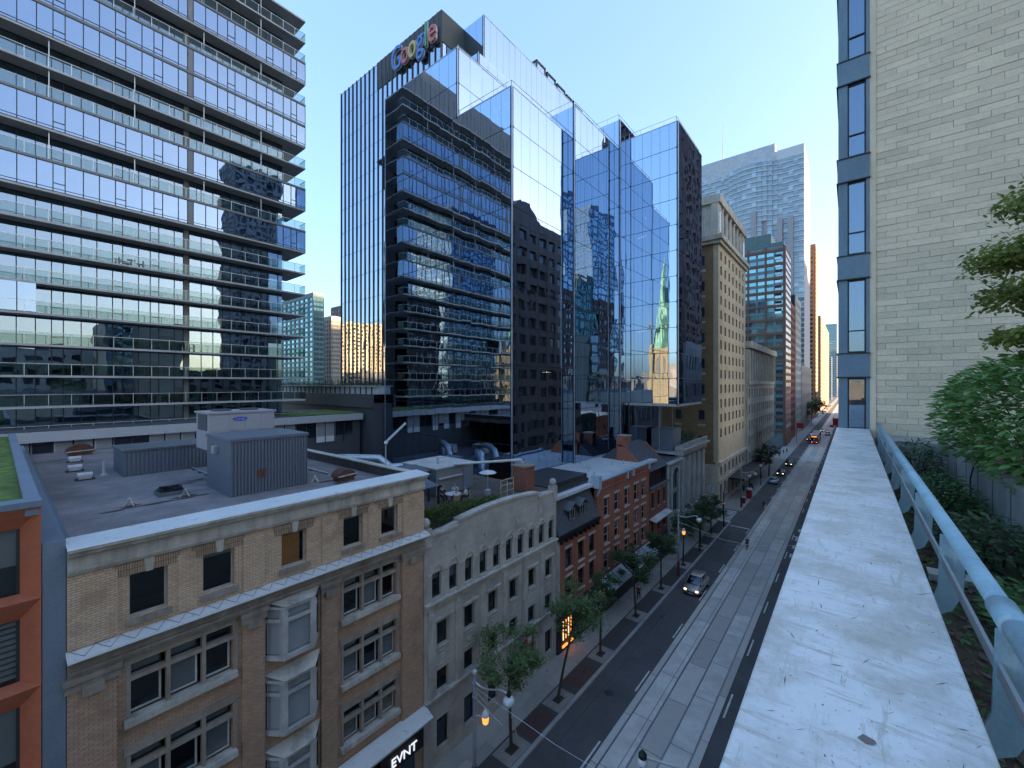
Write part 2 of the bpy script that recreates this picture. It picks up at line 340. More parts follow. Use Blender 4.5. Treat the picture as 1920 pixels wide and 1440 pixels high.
# ---------------------------------------------------------------- the setting: ground, road, sidewalks, tracks
XF = -20.5            # building line on the far side of the street
XK = -16.6            # kerb line
def struct(o): o["kind"] = "structure"; return o
struct(MB().box(-3000,3000,-2500,4000,-1.2,-.03).build('ground', asphalt_old))
struct(MB().box(XK+.15,-4.3,-140,1500,-.03,0).build('road', asphalt))
struct(MB().box(-120,XK+.15,81.9,89.7,-.02,.0).build('side_street', asphalt_old))
tb = struct(MB().box(-13.16,-7.5,-60,1500,0.0,.004).build('track_bed', groove))
cols_ = [(-13.13,-12.69,slab_edge),(-12.57,-11.19,slabm),(-11.07,-9.66,slab_edge),(-9.54,-8.16,slabm),(-8.04,-7.55,slab_edge)]
for x0, x1, m in cols_:
    y = 14.0 + R.uniform(0, 2); k = 0
    while y < 330 and k < 52:
        L = 5.2 if y < 160 else 12; L *= R.uniform(.9, 1.15)
        piece('slab', m, tb, x0, x1, y, y+L-.05, .004, .02+R.uniform(0,.003)); y += L; k += 1
    piece('slab', m, tb, x0, x1, y, 1500, .004, .02)
for xr in (-12.63, -11.13, -9.60, -8.10):
    piece('rail', railm, tb, xr-.05, xr+.04, -60, 1500, .004, .026)
mk = struct(MB().box(XK+.2,XK+.21,-100,-99,.0,.004).build('road_marking', paint))
y = 14.0
while y < 260:
    for x0 in (-13.42, -7.34):
        if 78 < y < 92: continue
        piece('dash', paint, mk, x0, x0+.13, y+(0 if x0 < -10 else 1.5), y+3.0+(0 if x0 < -10 else 1.5), .001, .005)
    y += 9.0
for k in range(8): piece('bar', paint, mk, -19.6, -16.9, 82.3+k*.92, 82.75+k*.92, .001, .005)
piece('bar', paint, mk, -7.3, -4.6, 80.2, 80.7, .001, .005); piece('bar', paint, mk, -16.3, -13.5, 79.6, 80.1, .001, .005)
# bicycle-lane arrow shapes on the near lane
for yy in (70, 74, 78, 83):
    piece('symbol', paint, mk, -6.2, -5.5, yy, yy+1.1, .001, .005); piece('symbol', paint, mk, -6.9, -6.6, yy+.4, yy+2.0, .001, .005)
road_ = bpy.data.objects['road']
for i, (x, y) in enumerate(((-14.9,30.5),(-15.4,44),(-14.6,63),(-5.9,58),(-15.1,83))): MB().lathe([(.36,.0),(.36,.006),(.30,.008)], (x,y,0), 16).build('manhole_cover', railm if i % 2 else darkm, road_)
for x0, x1, y0, y1 in ((-15.9,-14.6,36,39.5),(-15.2,-13.6,56,58),(-16.2,-15.0,66.5,73),(-6.6,-5.2,40,46),(-15.6,-14.2,24.5,26)): MB().box(x0,x1,y0,y1,.0,.003).build('repair_patch', asphalt_old, road_)
def sidewalk(name, x0, x1, y0, y1, xk0, xk1):
    s = struct(MB().box(x0, x1, y0, y1, -.02, .11).build(name, walkm))
    return s
sw = sidewalk('sidewalk', -20.62, XK-.15, -60, 81.9, 0, 0)
sw2 = sidewalk('sidewalk', -20.62, XK-.15, 89.7, 1500, 0, 0)
sw3 = sidewalk('sidewalk', -4.15, 0.6, -60, 1500, 0, 0)
for y0, y1, s_ in ((-20,81.9,sw),(89.7,1500,sw2)):
    y = y0
    while y < min(y1, 200): piece('kerbstone', kerbm, s_, XK-.15, XK+.15, y, min(y+2.98, y1), -.02, .13); y += 3
    if y1 > 200: piece('kerbstone', kerbm, s_, XK-.15, XK+.15, y, y1, -.02, .13)
piece('kerbstone', kerbm, sw3, -4.3, -4.15, -60, 1500, -.02, .13)
y = 12.0
while y < 81:                              # walking slabs in two columns
    for x0, x1 in ((-20.58,-19.35),(-19.33,-18.45)):
        piece('paving_slab', walkm, sw, x0, x1, y, y+1.78, .105, .118+R.uniform(0,.004))
    y += 1.8
piece('paver_strip', paver, sw, -18.43, XK-.16, 12, 81, .105, .116)
TREE_Y = [21.6, 27.3, 34.3, 42.3, 49.8, 58.2, 66.5, 72.5]
for ty in TREE_Y:
    piece('tree_pit', pitm, sw, -18.3, XK-.2, ty-1.15, ty+1.15, .11, .122)
    piece('tree_soil', soil, sw, -17.85, -17.25, ty-.42, ty+.42, .118, .13)
for ty in (24.4, 30.6):
    piece('red_paver_patch', M('red paver patch %d' % int(ty), (.10,.06,.056), .9, rnd=.1, vsc=3, dirt=(.075,.055,.052), dsc=2), sw, -18.25, XK-.2, ty-1.4, ty+1.4, .11, .121)

# ---------------------------------------------------------------- tan brick corner-to-corner building (Y 1.5 .. 16.6)
F = Face('+X', XF)
T = thing('tan_brick_building', (XF-12, 9, 0), 'five storey tan brick building with white cornice and oriel windows', 'building')
Y0, Y1 = 1.5, 16.6
top_w = [(3.06,4.18),(5.31,6.43),(8.33,9.48),(11.37,12.49),(13.62,14.73)]
rows = [(12.05,14.15),(8.65,10.80),(5.42,7.32)]
ops = [(a,b,15.80,17.42) for a,b in top_w]
wb = MB(); wall(F, wb, Y0, Y1, 15.2, 18.25, .45, ops)
wb.build('upper_wall', tanb, T)
wb = MB(); ops2 = [(3.03,6.42,z0,z1) for z0,z1 in rows] + [(11.36,14.75,z0,z1) for z0,z1 in rows] + [(7.72,10.12,z0-.25,z1+.12) for z0,z1 in rows]
F2 = Face('+X', XF-.16)
wall(F2, wb, Y0, Y1, 3.9, 15.2, .45, ops2); wb.build('lower_wall', tanb2, T)
pil = [(1.5,2.75),(6.74,7.62),(10.22,11.05),(15.06,16.6)]
for a, b in pil:                                        # giant pilasters, upper strips and stone capitals
    p = MB().box(*F.b(a, b, -.16, .0, 3.9, 13.95)).build('pilaster', tanb2, T)
    MB().box(*F.b(a-.06, b+.06, -.05, .10, 13.95, 14.25)).box(*F.b(a-.12, b+.12, -.05, .18, 14.25, 14.45)).box(*F.b((a+b)/2-.28, (a+b)/2+.28, 0, .22, 13.72, 14.05)).build('capital', darkstone, p)
    MB().box(*F.b(a, b, 0, .07, 15.42, 17.75)).build('brick_panel', tanb, T)
for a in (4.47, 12.78): MB().box(*F.b(a,a+.58,0,.045,15.45,17.7)).build('brick_panel', tanb, T)
for a, b in top_w:
    window(F, T, a, b, 15.80, 17.42, frame_lt, winglass, depth=.25, fr=.06, sill=(.12,.16,.20), sillm=darkstone, blind=(R.choice([.0,.12,.15]) or .02, blindm))
    MB().prism([F.pt(a-.28,.0,17.43), F.pt(b+.28,.0,17.43), F.pt(b+.40,.0,17.86), F.pt(a-.40,.0,17.86)], F.off(.035)).build('flat_arch', soldier, T)
    c = (a+b)/2; MB().prism([F.pt(c-.10,.0,17.42), F.pt(c+.10,.0,17.42), F.pt(c+.16,.0,17.93), F.pt(c-.16,.0,17.93)], F.off(.09)).build('keystone', limest, T)
# main cornice
def run(prof, a0, a1, name, m, parent):
    mb = MB()
    for d0, d1, z0, z1 in prof: mb.box(*F.b(a0-d1*.0, a1, d0, d1, z0, z1))
    return mb.build(name, m, parent)
cn = MB().prism([F.pt(Y0,-.5,18.98), F.pt(Y0,.52,18.92), F.pt(Y0,.52,18.80), F.pt(Y0,.40,18.72), F.pt(Y0,.36,18.62), F.pt(Y0,.16,18.54), F.pt(Y0,-.5,18.5)], (0, Y1-Y0, 0)).build('cornice', limest, T)
MB().prism([F.pt(Y0-.03,-.7,19.04), F.pt(Y0-.03,.5,18.96), F.pt(Y0-.03,.55,18.90), F.pt(Y0-.03,.50,18.925), F.pt(Y0-.03,-.7,19.0)], (0, Y1-Y0+.06, 0)).build('white_flashing', leadm, cn)
MB().box(*F.b(Y0,Y1,-.4,.13,18.16,18.54)).build('frieze', limest, cn)
MB().box(*F.b(Y0,Y1,-.3,.20,18.06,18.16)).box(*F.b(Y0,Y1,-.3,.15,17.98,18.06)).box(*F.b(Y0,Y1,-.3,.10,17.92,17.98)).build('moulding', limest, cn)
# string-course ledge with white flashing, stained stone under it
lg = MB().box(*F.b(Y0-.02,Y1+.1,-.2,.42,15.10,15.20)).box(*F.b(Y0,Y1+.06,-.2,.30,14.96,15.10)).box(*F.b(Y0,Y1,-.2,.16,14.72,14.96)).box(*F.b(Y0,Y1,-.2,.24,14.62,14.72)).box(*F.b(Y0,Y1,-.2,.12,14.45,14.62)).build('string_course', darkstone, T)
MB().prism([F.pt(Y0-.03,-.05,15.36), F.pt(Y0-.03,.50,15.22), F.pt(Y0-.03,.52,15.14), F.pt(Y0-.03,.48,15.203), F.pt(Y0-.03,-.05,15.203)], (0, Y1-Y0+.16, 0)).build('white_flashing', leadm, lg)
zz = MB(); y = Y0+.05; s_ = 0
while y < Y1-.2:                                        # bird wire zig-zag on the ledge
    a = F.pt(y, .46 if s_ else .02, 15.25 if s_ else 15.36); y += .32; s_ ^= 1
    b = F.pt(y, .46 if s_ else .02, 15.25 if s_ else 15.36); zz.tube([a, b], .008, 4)
zz.build('bird_wire', wirem, lg)
# triple windows in the outer bays
for (A, B) in ((3.03,6.42),(11.36,14.75)):
    for ri, (z0, z1) in enumerate(rows):
        wd = (B-A-.5)/3
        for k in range(3):
            a = A+.06 + k*(wd+.19); b_ = a+wd
            zt = z1 - .62
            st = (ri*3+k) % 4
            bl = (1.0, blindy if (ri == 2 and A > 8) else blindm) if (st in (1,3) or (ri == 2 and A > 8)) else None
            window(F2, T, a, b_, z0+.12, zt-.08, whitewood, winglass, depth=.24, fr=.07, blind=bl)
            window(F2, T, a, b_, zt+.08, z1-.1, frame_dk, winglass, depth=.24, fr=.05, blind=(1.0, blindm) if st != 2 else None, name='transom_window')
        g = MB(); 
        for k in range(4): c = A + k*(wd+.19) - .02 if k else A-.03; g.box(*F2.b(c-.0, c+.13, -.22, .03, z0, z1))
        g.box(*F2.b(A-.03,B+.03,-.22,.035,z1-.70,z1-.54)).box(*F2.b(A-.1,B+.1,-.1,.06,z1-.06,z1+.28)); g.build('stone_mullions', frame_br, T)
        MB().box(*F2.b(A-.1,B+.12,-.2,.26,z0-.18,z0+.06)).build('sill', limest, T)
# oriel bay windows
for ri, (z0, z1) in enumerate(rows):
    z0 -= .1; z1 += .05; a0, a1, dp, ch = 7.72, 10.12, .5, .55
    pts = [(a0,-.16),(a0+ch,dp),(a1-ch,dp),(a1,-.16)]
    o = MB()
    def slabp(grow, za, zb): o.prism([F.pt(a0-grow,-.2,za), F.pt(a0+ch-grow*.6,dp+grow,za), F.pt(a1-ch+grow*.6,dp+grow,za), F.pt(a1+grow,-.2,za)], (0,0,zb-za))
    slabp(.06, z0-.12, z0+.08); slabp(.0, z1-.68, z1-.52); slabp(.04, z1-.06, z1+.06)
    for (pa, pd) in pts[1:3]:
        o.box(*F.b(pa-.14, pa+.14, pd-.24, pd+.02, z0+.08, z1-.06))
    orl = o.build('oriel', M('oriel grey wood', (.46,.46,.455), .7, dirt=(.30,.29,.28), dsc=1.5) if ri == 0 else bpy.data.materials['oriel grey wood'], T)
    MB().prism([F.pt(a0-.12,-.16,z1+.32), F.pt(a1+.12,-.16,z1+.32), F.pt(a1+.12,-.16,z1+.07), F.pt(a0-.12,-.16,z1+.07)], F.off(.02)).prism([F.pt(a0-.10,-.14,z1+.34), F.pt(a0+ch-.04,dp+.1,z1+.07), F.pt(a1-ch+.04,dp+.1,z1+.07), F.pt(a1+.10,-.14,z1+.34)], (0,0,.03)).build('oriel_roof', limest, orl)
    for za, zb, nm in ((z0+.08,z1-.68,'pane'),(z1-.52,z1-.06,'pane')):
        for i in range(3):
            p, q = Vector((pts[i][0],pts[i][1])), Vector((pts[i+1][0],pts[i+1][1])); t = (q-p).normalized(); p = p + t*.12; q = q - t*.12
            inn = .08
            MB().poly([F.pt(p.x,p.y-inn,za), F.pt(q.x,q.y-inn,za), F.pt(q.x,q.y-inn,zb), F.pt(p.x,p.y-inn,zb)]).build(nm, winglass, orl)
            if R.random() < .75: MB().poly([F.pt(p.x,p.y-inn-.1,za+.02), F.pt(q.x,q.y-inn-.1,za+.02), F.pt(q.x,q.y-inn-.1,zb), F.pt(p.x,p.y-inn-.1,zb)]).build('blind', blindm, orl)
MB().box(*F.b(8.0,9.8,-1.6,-1.5,15.4,17.9)).build('glowing_room_wall', lampM('glowing wooden room', (.35,.2,.09), .035), T)  # wall panel glows by itself in place of the room's lamps
MB().box(*F.b(3.0,14.8,-2.6,-2.5,4,15)).box(*F.b(2.8,14.9,-3.1,-3.0,15.3,18)).build('room_wall', roomm, T)
for za in (4.0, 7.75, 11.3, 14.9): MB().box(*F.b(2.9,14.9,-2.5,-.7,za-.1,za)).build('room_floor', roomm, T)
# shop front
MB().box(*F.b(Y0,Y1,-.5,-.14,0,3.9)).build('ground_wall', tanb2, T)
aw = MB().prism([F.pt(10.4,-.1,4.55), F.pt(10.4,.75,4.15), F.pt(10.4,.75,4.02), F.pt(10.4,-.1,4.02)], (0,6.3,0)).build('shop_canopy', limest, T)
MB().prism([F.pt(10.38,-.1,4.60), F.pt(10.38,.80,4.19), F.pt(10.38,.80,4.15), F.pt(10.38,-.1,4.56)], (0,6.34,0)).build('white_flashing', leadm, aw)
MB().box(*F.b(13.2,16.1,-.14,.62,2.75,3.9)).build('sign_board', blackm, T)
def text(s, size, m, loc, rot, parent, name='letter', ext=.02, font=None, space=1.0, offset=0.0):
    c = bpy.data.curves.new(name, 'FONT'); c.body = s; c.size = size; c.extrude = ext; c.align_x = 'CENTER'; c.align_y = 'CENTER'; c.space_character = space
    c.offset = offset; t_ = bpy.data.objects.new(name, c); col.objects.link(t_); dg = bpy.context.evaluated_depsgraph_get(); dg.update()
    me = bpy.data.meshes.new_from_object(t_.evaluated_get(dg)); bpy.data.objects.remove(t_); me.materials.clear(); me.materials.append(m)
    o = bpy.data.objects.new(name, me); link(o, parent, loc); o.rotation_euler = rot; return o
RX = (rad(90), 0, rad(90))      # text readable from +X
RY = (rad(90), 0, 0)            # text readable from -Y
signw = lampM('white sign letters', (.85,.88,.92), .12)
text('EVNT', .72, signw, F.pt(14.7,.66,3.22), RX, T, 'sign_lettering', .03, space=1.0)
MB().box(*F.b(11.6,13.0,-.14,.62,2.75,3.6)).build('sign_board', darkm, T)
text('ea', .8, lampo, F.pt(12.35,.66,3.1), RX, T, 'sign_lettering', .03)
MB().box(*F.b(11.2,13.0,-.14,.05,.3,2.8)).box(*F.b(13.4,15.9,-.14,.05,.2,2.8)).build('shop_window', winglass_dk, T)
# roof
MB().box(-56,XF-.45,Y0,Y1,17.6,18.25).build('roof', gravel, T)
MB().box(-56,XF-.4,Y1-.35,Y1,18.25,18.86).build('side_parapet', tarm, T)
MB().box(-56,XF-.4,Y1-.42,Y1+.05,18.86,18.93).build('parapet_coping', graytrim, T)
MB().box(-56.3,-56,Y0,Y1,17.6,18.8).build('rear_parapet', rust, T)
MB().box(-56,XF-.02,Y0-.55,Y0-.02,0,19.15).build('side_flashing', bluegrey, T)
MB().prism([(XF-.6,Y0-.02,19.15),(-56,Y0-.02,19.15),(-56,Y0+.35,18.3),(XF-.6,Y0+.35,18.3)], (0,0,-.05)).build('side_upstand', bluegrey, T)
for k, (u, v, ln) in enumerate(((215,958,.9),(243,949,.7),(275,947,1.2),(325,938,1.1),(348,931,.9),(372,929,.8),(352,906,.6),(368,900,.8),(640,905,.7),(610,903,.6),(120,862,1.0))):
    c_ = onZ(u, v, 18.25); pts = []
    for j in range(11): q_ = j*2*math.pi/11; rr = R.uniform(.35,1.0); pts.append((c_[0]+math.cos(q_)*rr*.28, c_[1]+math.sin(q_)*rr*ln, 18.252+k*.0015))
    MB().poly(pts).build('tar_patch', tarm, T)
def corrug(x0,x1,y0,y1,z0,z1, side, pitch=.16, dep=.05):
    """corrugated sheet standing on the side ('+X' or '-Y') of a box"""
    mb = MB(); F_ = Face(side, x1 if side == '+X' else y0); a0, a1 = (y0,y1) if side == '+X' else (x0,x1)
    a = a0
    while a < a1-.02: mb.box(*F_.b(a, min(a+pitch*.55, a1), 0, dep, z0, z1)); a += pitch
    return mb
p1 = onZ(432, 933, 18.25); bx1 = p1[0]; by0 = p1[1]
g = thing('roof_plant_room', (bx1-2.5, by0+2, 18.25), 'tall charcoal corrugated steel plant room on the gravel roof', 'plant room')
by1, bxx = 12.1, bx1-4.0; zt = 21.25
MB().box(bxx,bx1,by0,by1,18.25,zt).build('wall', corrm, g); corrug(bxx,bx1,by0,by1,18.27,zt-.02,'+X',.17).build('corrugated_sheet', corrm, g)
MB().box(bxx-.06,bx1+.10,by0-.06,by1+.06,zt,zt+.16).build('roof', corrm, g)
MB().box(bx1+.05,bx1+.08,by0+1.3,by0+1.75,19.1,19.55).build('vent_grille', rust, g)
MB().box(bx1-2.4,bx1-2.0,by0-.22,by0-.0,20.45,20.85).build('lamp_box', paleboard, g)
g = thing('roof_plant_room', (-33, 8, 18.25), 'long low charcoal corrugated enclosure behind the tall plant room', 'plant room')
MB().box(-41,-37.4,5.3,12.2,18.25,19.9).build('wall', corrm, g)
corrug(-41,-37.4,5.3,12.2,18.27,19.88,'+X',.22).build('corrugated_sheet', corrm, g); MB().box(-41.1,-37.28,5.2,12.3,19.9,20.02).build('roof', coppergrey, g)
g = thing('air_conditioner', (bxx-1.6, by0+1.5, 21.4), 'grey packaged rooftop air conditioner with blue oval badge', 'air conditioner')
ax1 = bx1-4.3
MB().box(ax1-2.6,ax1,by0+.2,by0+3.9,20.3,22.55).build('casing', hvac, g); MB().box(ax1-2.7,ax1+.08,by0+.1,by0+4.0,22.55,22.66).build('lid', hvac, g)
for k in range(3): MB().box(ax1,ax1+.02,by0+1.25+k*.9,by0+2.05+k*.9,21.45,22.5).build('panel', hvac, g)
MB().box(ax1-2.2,ax1-.4,by0+.17,by0+.2,21.5,22.5).build('condenser_grille', charc, g)
bl = MB(); bl.prism([(ax1+.03, by0+1.85+.42*math.cos(t*math.pi/10), 22.18+.12*math.sin(t*math.pi/10)) for t in range(20)], (.015,0,0)); bd = bl.build('badge', M('blue badge', (.02,.06,.5), .4), g)
text('Carrier', .2, whitewood, (ax1+.05,by0+1.85,22.18), RX, bd, 'badge_lettering', .003)
for k in range(2): MB().lathe([(.55,0),(.55,.1),(.48,.12)], (ax1-1.3, by0+1.2+k*1.6, 22.66), 16).build('fan_guard', charc, g)
def dome_vent(x, y, z, label, r=.55):
    g = thing('ventilator_dome', (x,y,z), label, 'ventilator')
    mb = MB(); n = 16
    prof = [(r*math.cos(t*math.pi/n/1.0), r*math.sin(t*math.pi/n)) for t in range(n+1)]
    mb.prism([(x-.45, y+p[0], z+.25+p[1]*.8) for p in prof], (.9,0,0)); mb.build('hood', rust, g)
    MB().box(x-.4,x+.4,y-r*.8,y+r*.8,z,z+.27).build('curb', rust, g)
    MB().tube([(x+.46,y-r,z+.35),(x+.46,y+r,z+.42)], .04, 6).build('brace', graytrim, g)
dome_vent(-25.2, 14.0, 18.25, 'rusty half round ventilator hood near the white cornice end', .62)
dome_vent(-52.0, 4.6, 18.25, 'rusty half round ventilator hood far back on the gravel roof', .9)
def gooseneck(x, y, label):
    g = thing('roof_vent', (x,y,18.25), label, 'roof vent', 'small vents on the gravel roof')
    MB().box(x-.35,x+.35,y-.45,y+.45,18.25,18.33).build('curb', tarm, g); MB().box(x-.22,x+.22,y-.3,y+.3,18.33,18.5).build('neck', steel, g)
    MB().tube([(x,y-.35,18.55),(x,y+.35,18.55)], .17, 10).build('cap', whitewood, g)
gooseneck(-42.5, 3.5, 'silver capped roof vent farther from the flashing edge, behind the other'); gooseneck(-38.3, 3.6, 'silver capped roof vent nearer to the cornice')
gooseneck(-47.5, 3.9, 'silver capped roof vent beside the far rusty hood')
g = thing('vent_pipe', (-39.3,4.6,18.25), 'pale plastic vent pipe standing near the low enclosure', 'pipe'); MB().tube([(-39.3,4.6,18.25),(-39.3,4.6,19.2)], .09, 8).build('pipe', whitewood, g); MB().lathe([(.2,0),(.12,.12)], (-39.3,4.6,18.25), 10).build('flashing_collar', paleboard, g)
g = thing('skylight', (-29.7,6.0,18.25), 'square wire glass skylight on the gravel roof', 'skylight')
MB().box(-30.3,-29.1,5.55,6.75,18.25,18.45).build('curb', coppergrey, g); MB().prism([(-30.25,5.6,18.45),(-29.15,5.6,18.45),(-29.15,6.7,18.45),(-30.25,6.7,18.45)], (0,0,.03)).build('frame', frame_dk, g)
MB().poly([(-30.2,5.65,18.49),(-29.7,5.65,18.72),(-29.7,6.65,18.72),(-30.2,6.65,18.49)]).poly([(-29.7,5.65,18.72),(-29.2,5.65,18.49),(-29.2,6.65,18.49),(-29.7,6.65,18.72)]).poly([(-30.2,5.65,18.49),(-29.2,5.65,18.49),(-29.7,5.65,18.72)]).build('pane', winglass_dk, g)
for i, (x, y, _z) in enumerate((onZ(243,948,18.25), onZ(348,930,18.25), onZ(590,903,18.25))):
    g = thing('roof_drain', (x,y,18.25), ['tar smeared roof drain nearest the orange clad building','tar smeared roof drain in front of the plant room','tar smeared roof drain beside the rusty hood'][i], 'drain', 'roof drains on the gravel roof')
    for k in range(4): t = k*1.57+.4; MB().tube([(x+math.cos(t)*.3,y+math.sin(t)*.3,18.26),(x,y,18.55)], .035, 5).build('strut', limest, g)
    MB().lathe([(.08,0),(.1,.06),(.03,.1)], (x,y,18.53), 8).build('cap', limest, g)
g = thing('roof_floodlight', (-24.0,16.3,18.9), 'slim floodlight on an angled mast at the roof corner', 'floodlight')
MB().tube([(-24.0,16.3,18.4),(-24.0,16.3,20.6)], .03, 6).build('mast', steel, g); MB().tube([(-24.0,16.3,20.5),(-23.6,17.6,21.7)], .05, 6).tube([(-23.9,16.2,20.6),(-23.5,17.5,21.8)], .03, 6).build('boom', steel, g)
MB().lathe([(.05,0),(.12,.06),(.12,.16),(.03,.2)], (-24.0,16.3,20.4), 8).build('lamp_head', globem, g)

g = thing('roof_conduit', (-30,10,18.25), 'grey electrical conduit running across the gravel roof to the plant room', 'conduit')
for a, b in (((-37.3,9.0,18.33),(-30.2,9.0,18.33)),((-52,14.2,18.33),(-27.5,14.2,18.33))):
    MB().tube([a, b], .05, 6).build('pipe', steel, g)
    for k in range(5): q_ = Vector(a).lerp(Vector(b), (k+.5)/5); MB().box(q_.x-.12,q_.x+.12,q_.y-.16,q_.y+.16,18.25,18.3).build('support_block', tarm, g)
# ---------------------------------------------------------------- copper-orange clad building at the left edge, green roof
O = thing('orange_clad_building', (XF-8, -4, 0), 'modern building with copper orange metal window frames and green roof', 'building')
YE = .93
MB().box(-50,XF-.9,-14,YE-.02,0,20.15).build('wall', charc, O)
MB().box(-50,XF-.05,YE-.35,YE,20.15,20.62).build('side_parapet', bluegrey, O); MB().box(XF-.7,XF+.02,-14,YE+.02,20.42,20.62).build('parapet_coping', bluegrey, O)
MB().box(-50,XF-.75,-14,YE-.36,20.15,20.40).build('green_roof', turf, O)
fl = [20.40, 17.45, 14.60, 11.75, 8.9, 6.0, 3.2]
for i in range(len(fl)-1):
    zt, zb = fl[i], fl[i+1]
    for a0, a1 in ((-2.6,YE),(-6.2,-2.65)):
        ai0, ai1, zi0, zi1 = a0+.35, a1-.45, zb+.12, zt-.72
        fr = MB(); P_ = lambda a,d,z: F.pt(a,d,z)
        fr.poly([P_(a0,0,zt),P_(a1,0,zt),P_(ai1,-.55,zi1),P_(ai0,-.55,zi1)][::-1]).poly([P_(a1,0,zt),P_(a1,0,zb),P_(ai1,-.55,zi0),P_(ai1,-.55,zi1)][::-1]).poly([P_(a0,0,zb),P_(a1,0,zb),P_(ai1,-.55,zi0),P_(ai0,-.55,zi0)]).poly([P_(a0,0,zt),P_(a0,0,zb),P_(ai0,-.55,zi0),P_(ai0,-.55,zi1)])
        w_ = fr.build('window_surround', orange, O)
        piece('pane', winglass, w_, *F.b(ai0, ai1, -.60, -.58, zi0, zi1)); piece('frame', frame_dk, w_, *F.b(ai1-.07, ai1+.02, -.62, -.54, zi0, zi1))
        if i == 1:
            for k in range(11): piece('blind_slat', M('blind slat %d%d' % (i,k), (.45,.47,.48), .7) if False else blindm, w_, *F.b(ai0, ai1, -.75, -.68, zi0+.1+k*.19, zi0+.22+k*.19))
        else: piece('blind', blindm, w_, *F.b(ai0, ai1, -.75, -.73, zi0 + (.2 if i else .9), zi1))
# ---------------------------------------------------------------- grey limestone building (Y 16.65 .. 31.6)
G = thing('grey_stone_building', (XF-6, 24, 0), 'grey limestone building with curved parapet and ten arched top windows', 'building')
ga, gb = 16.68, 31.6
def gz(y): return 14.80 if (y < 19.6 or y > 28.75) else 15.16 + .28*(1-((y-24.17)/4.6)**2)
topw = [(17.32+1.452*k, 17.32+1.452*k+.78) for k in range(10)]
midw = [(17.71+2.43*k, 18.72+2.43*k) for k in range(6)]
ops = [(a,b,10.78,12.40) for a,b in topw] + [(a,b,7.58,9.12) for a,b in midw] + [(a,b,4.68,6.08) for a,b in midw] + [(a,b+.05,1.0,2.95) for a,b in midw]
FG = Face('+X', XF-.05)
wall(FG, MB(), 0,0,0,0,0,[]); wb = MB(); wall(FG, wb, ga, gb, 0, 14.3, .4, ops)
ys = [ga] + [19.6, 19.601] + [19.6+9.15*i/14 for i in range(1,14)] + [28.749, 28.75, gb]
wb.prism([FG.pt(ga,-.4,14.3)] + [FG.pt(y,-.4,gz(y)-.0) for y in ys] + [FG.pt(gb,-.4,14.3)], FG.off(.4)); wb.build('wall', graystone, G)
cp = MB()
for i in range(len(ys)-1):
    y0_, y1_ = ys[i], ys[i+1]
    if y1_-y0_ < .01: continue
    cp.prism([FG.pt(y0_,-.5,gz(y0_+1e-3)), FG.pt(y1_,-.5,gz(y1_-1e-3)), FG.pt(y1_,-.5,gz(y1_-1e-3)+.17), FG.pt(y0_,-.5,gz(y0_+1e-3)+.17)], FG.off(.62))
cp.build('parapet_coping', graytrim, G)
for y in (16.95, 31.33):
    b_ = MB().box(*FG.b(y-.28,y+.28,-.5,.12,14.2,15.35)).build('pedestal', graytrim, G)
    MB().lathe([(.06,0),(.2,.05),(.29,.2),(.31,.33),(.27,.48),(.15,.6),(.02,.64)], FG.pt(y,-.19,15.35), 14).build('stone_ball', graytrim, b_, smooth=True)
for a, b in topw:
    window(FG, G, a, b, 10.78, 12.40, frame_dk, winglass, depth=.2, fr=.06, trans=(.5,), sill=(.06,.08,.10), sillm=graytrim, blind=(R.choice([.3,.5,.5,.55]), blindy if R.random()<.3 else blindm))
    c = (a+b)/2; n = 10; ri, ro = .37, .50
    ar = MB()
    for i in range(n):
        t0, t1 = math.pi*i/n, math.pi*(i+1)/n
        ar.prism([FG.pt(c+ri*math.cos(t0),0,12.42+ri*math.sin(t0)), FG.pt(c+ro*math.cos(t0),0,12.42+ro*math.sin(t0)), FG.pt(c+ro*math.cos(t1),0,12.42+ro*math.sin(t1)), FG.pt(c+ri*math.cos(t1),0,12.42+ri*math.sin(t1))], FG.off(.07))
    ar.build('arch', graytrim, G)
    for i0, i1 in ((a-.36,a-.05),(b+.05,b+.30)): MB().box(*FG.b(i0,i1,0,.07,12.28,12.42)).build('impost', graytrim, G)
for y in (19.6, 21.8, 24.0, 26.2, 28.6): MB().lathe([(.16,0),(.16,.05),(.06,.09)], (0,0,0), 12)
for y in (19.4, 22.3, 26.0, 29.2):
    mb = MB(); mb.tube([FG.pt(y,0,13.55), FG.pt(y,.07,13.55)], .17, 12); mb.build('rosette', graytrim, G)
MB().box(*FG.b(ga,gb,0,.22,10.42,10.55)).box(*FG.b(ga,gb,0,.30,10.55,10.66)).box(*FG.b(ga,gb,0,.12,10.18,10.42)).build('string_course', graytrim, G)
MB().box(*FG.b(ga,gb,0,.16,4.32,4.62)).box(*FG.b(ga,gb,0,.24,4.52,4.60)).build('base_course', graytrim, G)
for k in range(7):
    y = 16.9 + 2.43*k + (.0 if k else .1); MB().box(*FG.b(y,y+.55,0,.13,4.62,10.18)).box(*FG.b(y+.12,y+.43,.13,.17,4.9,9.9)).build('pilaster', graytrim, G)
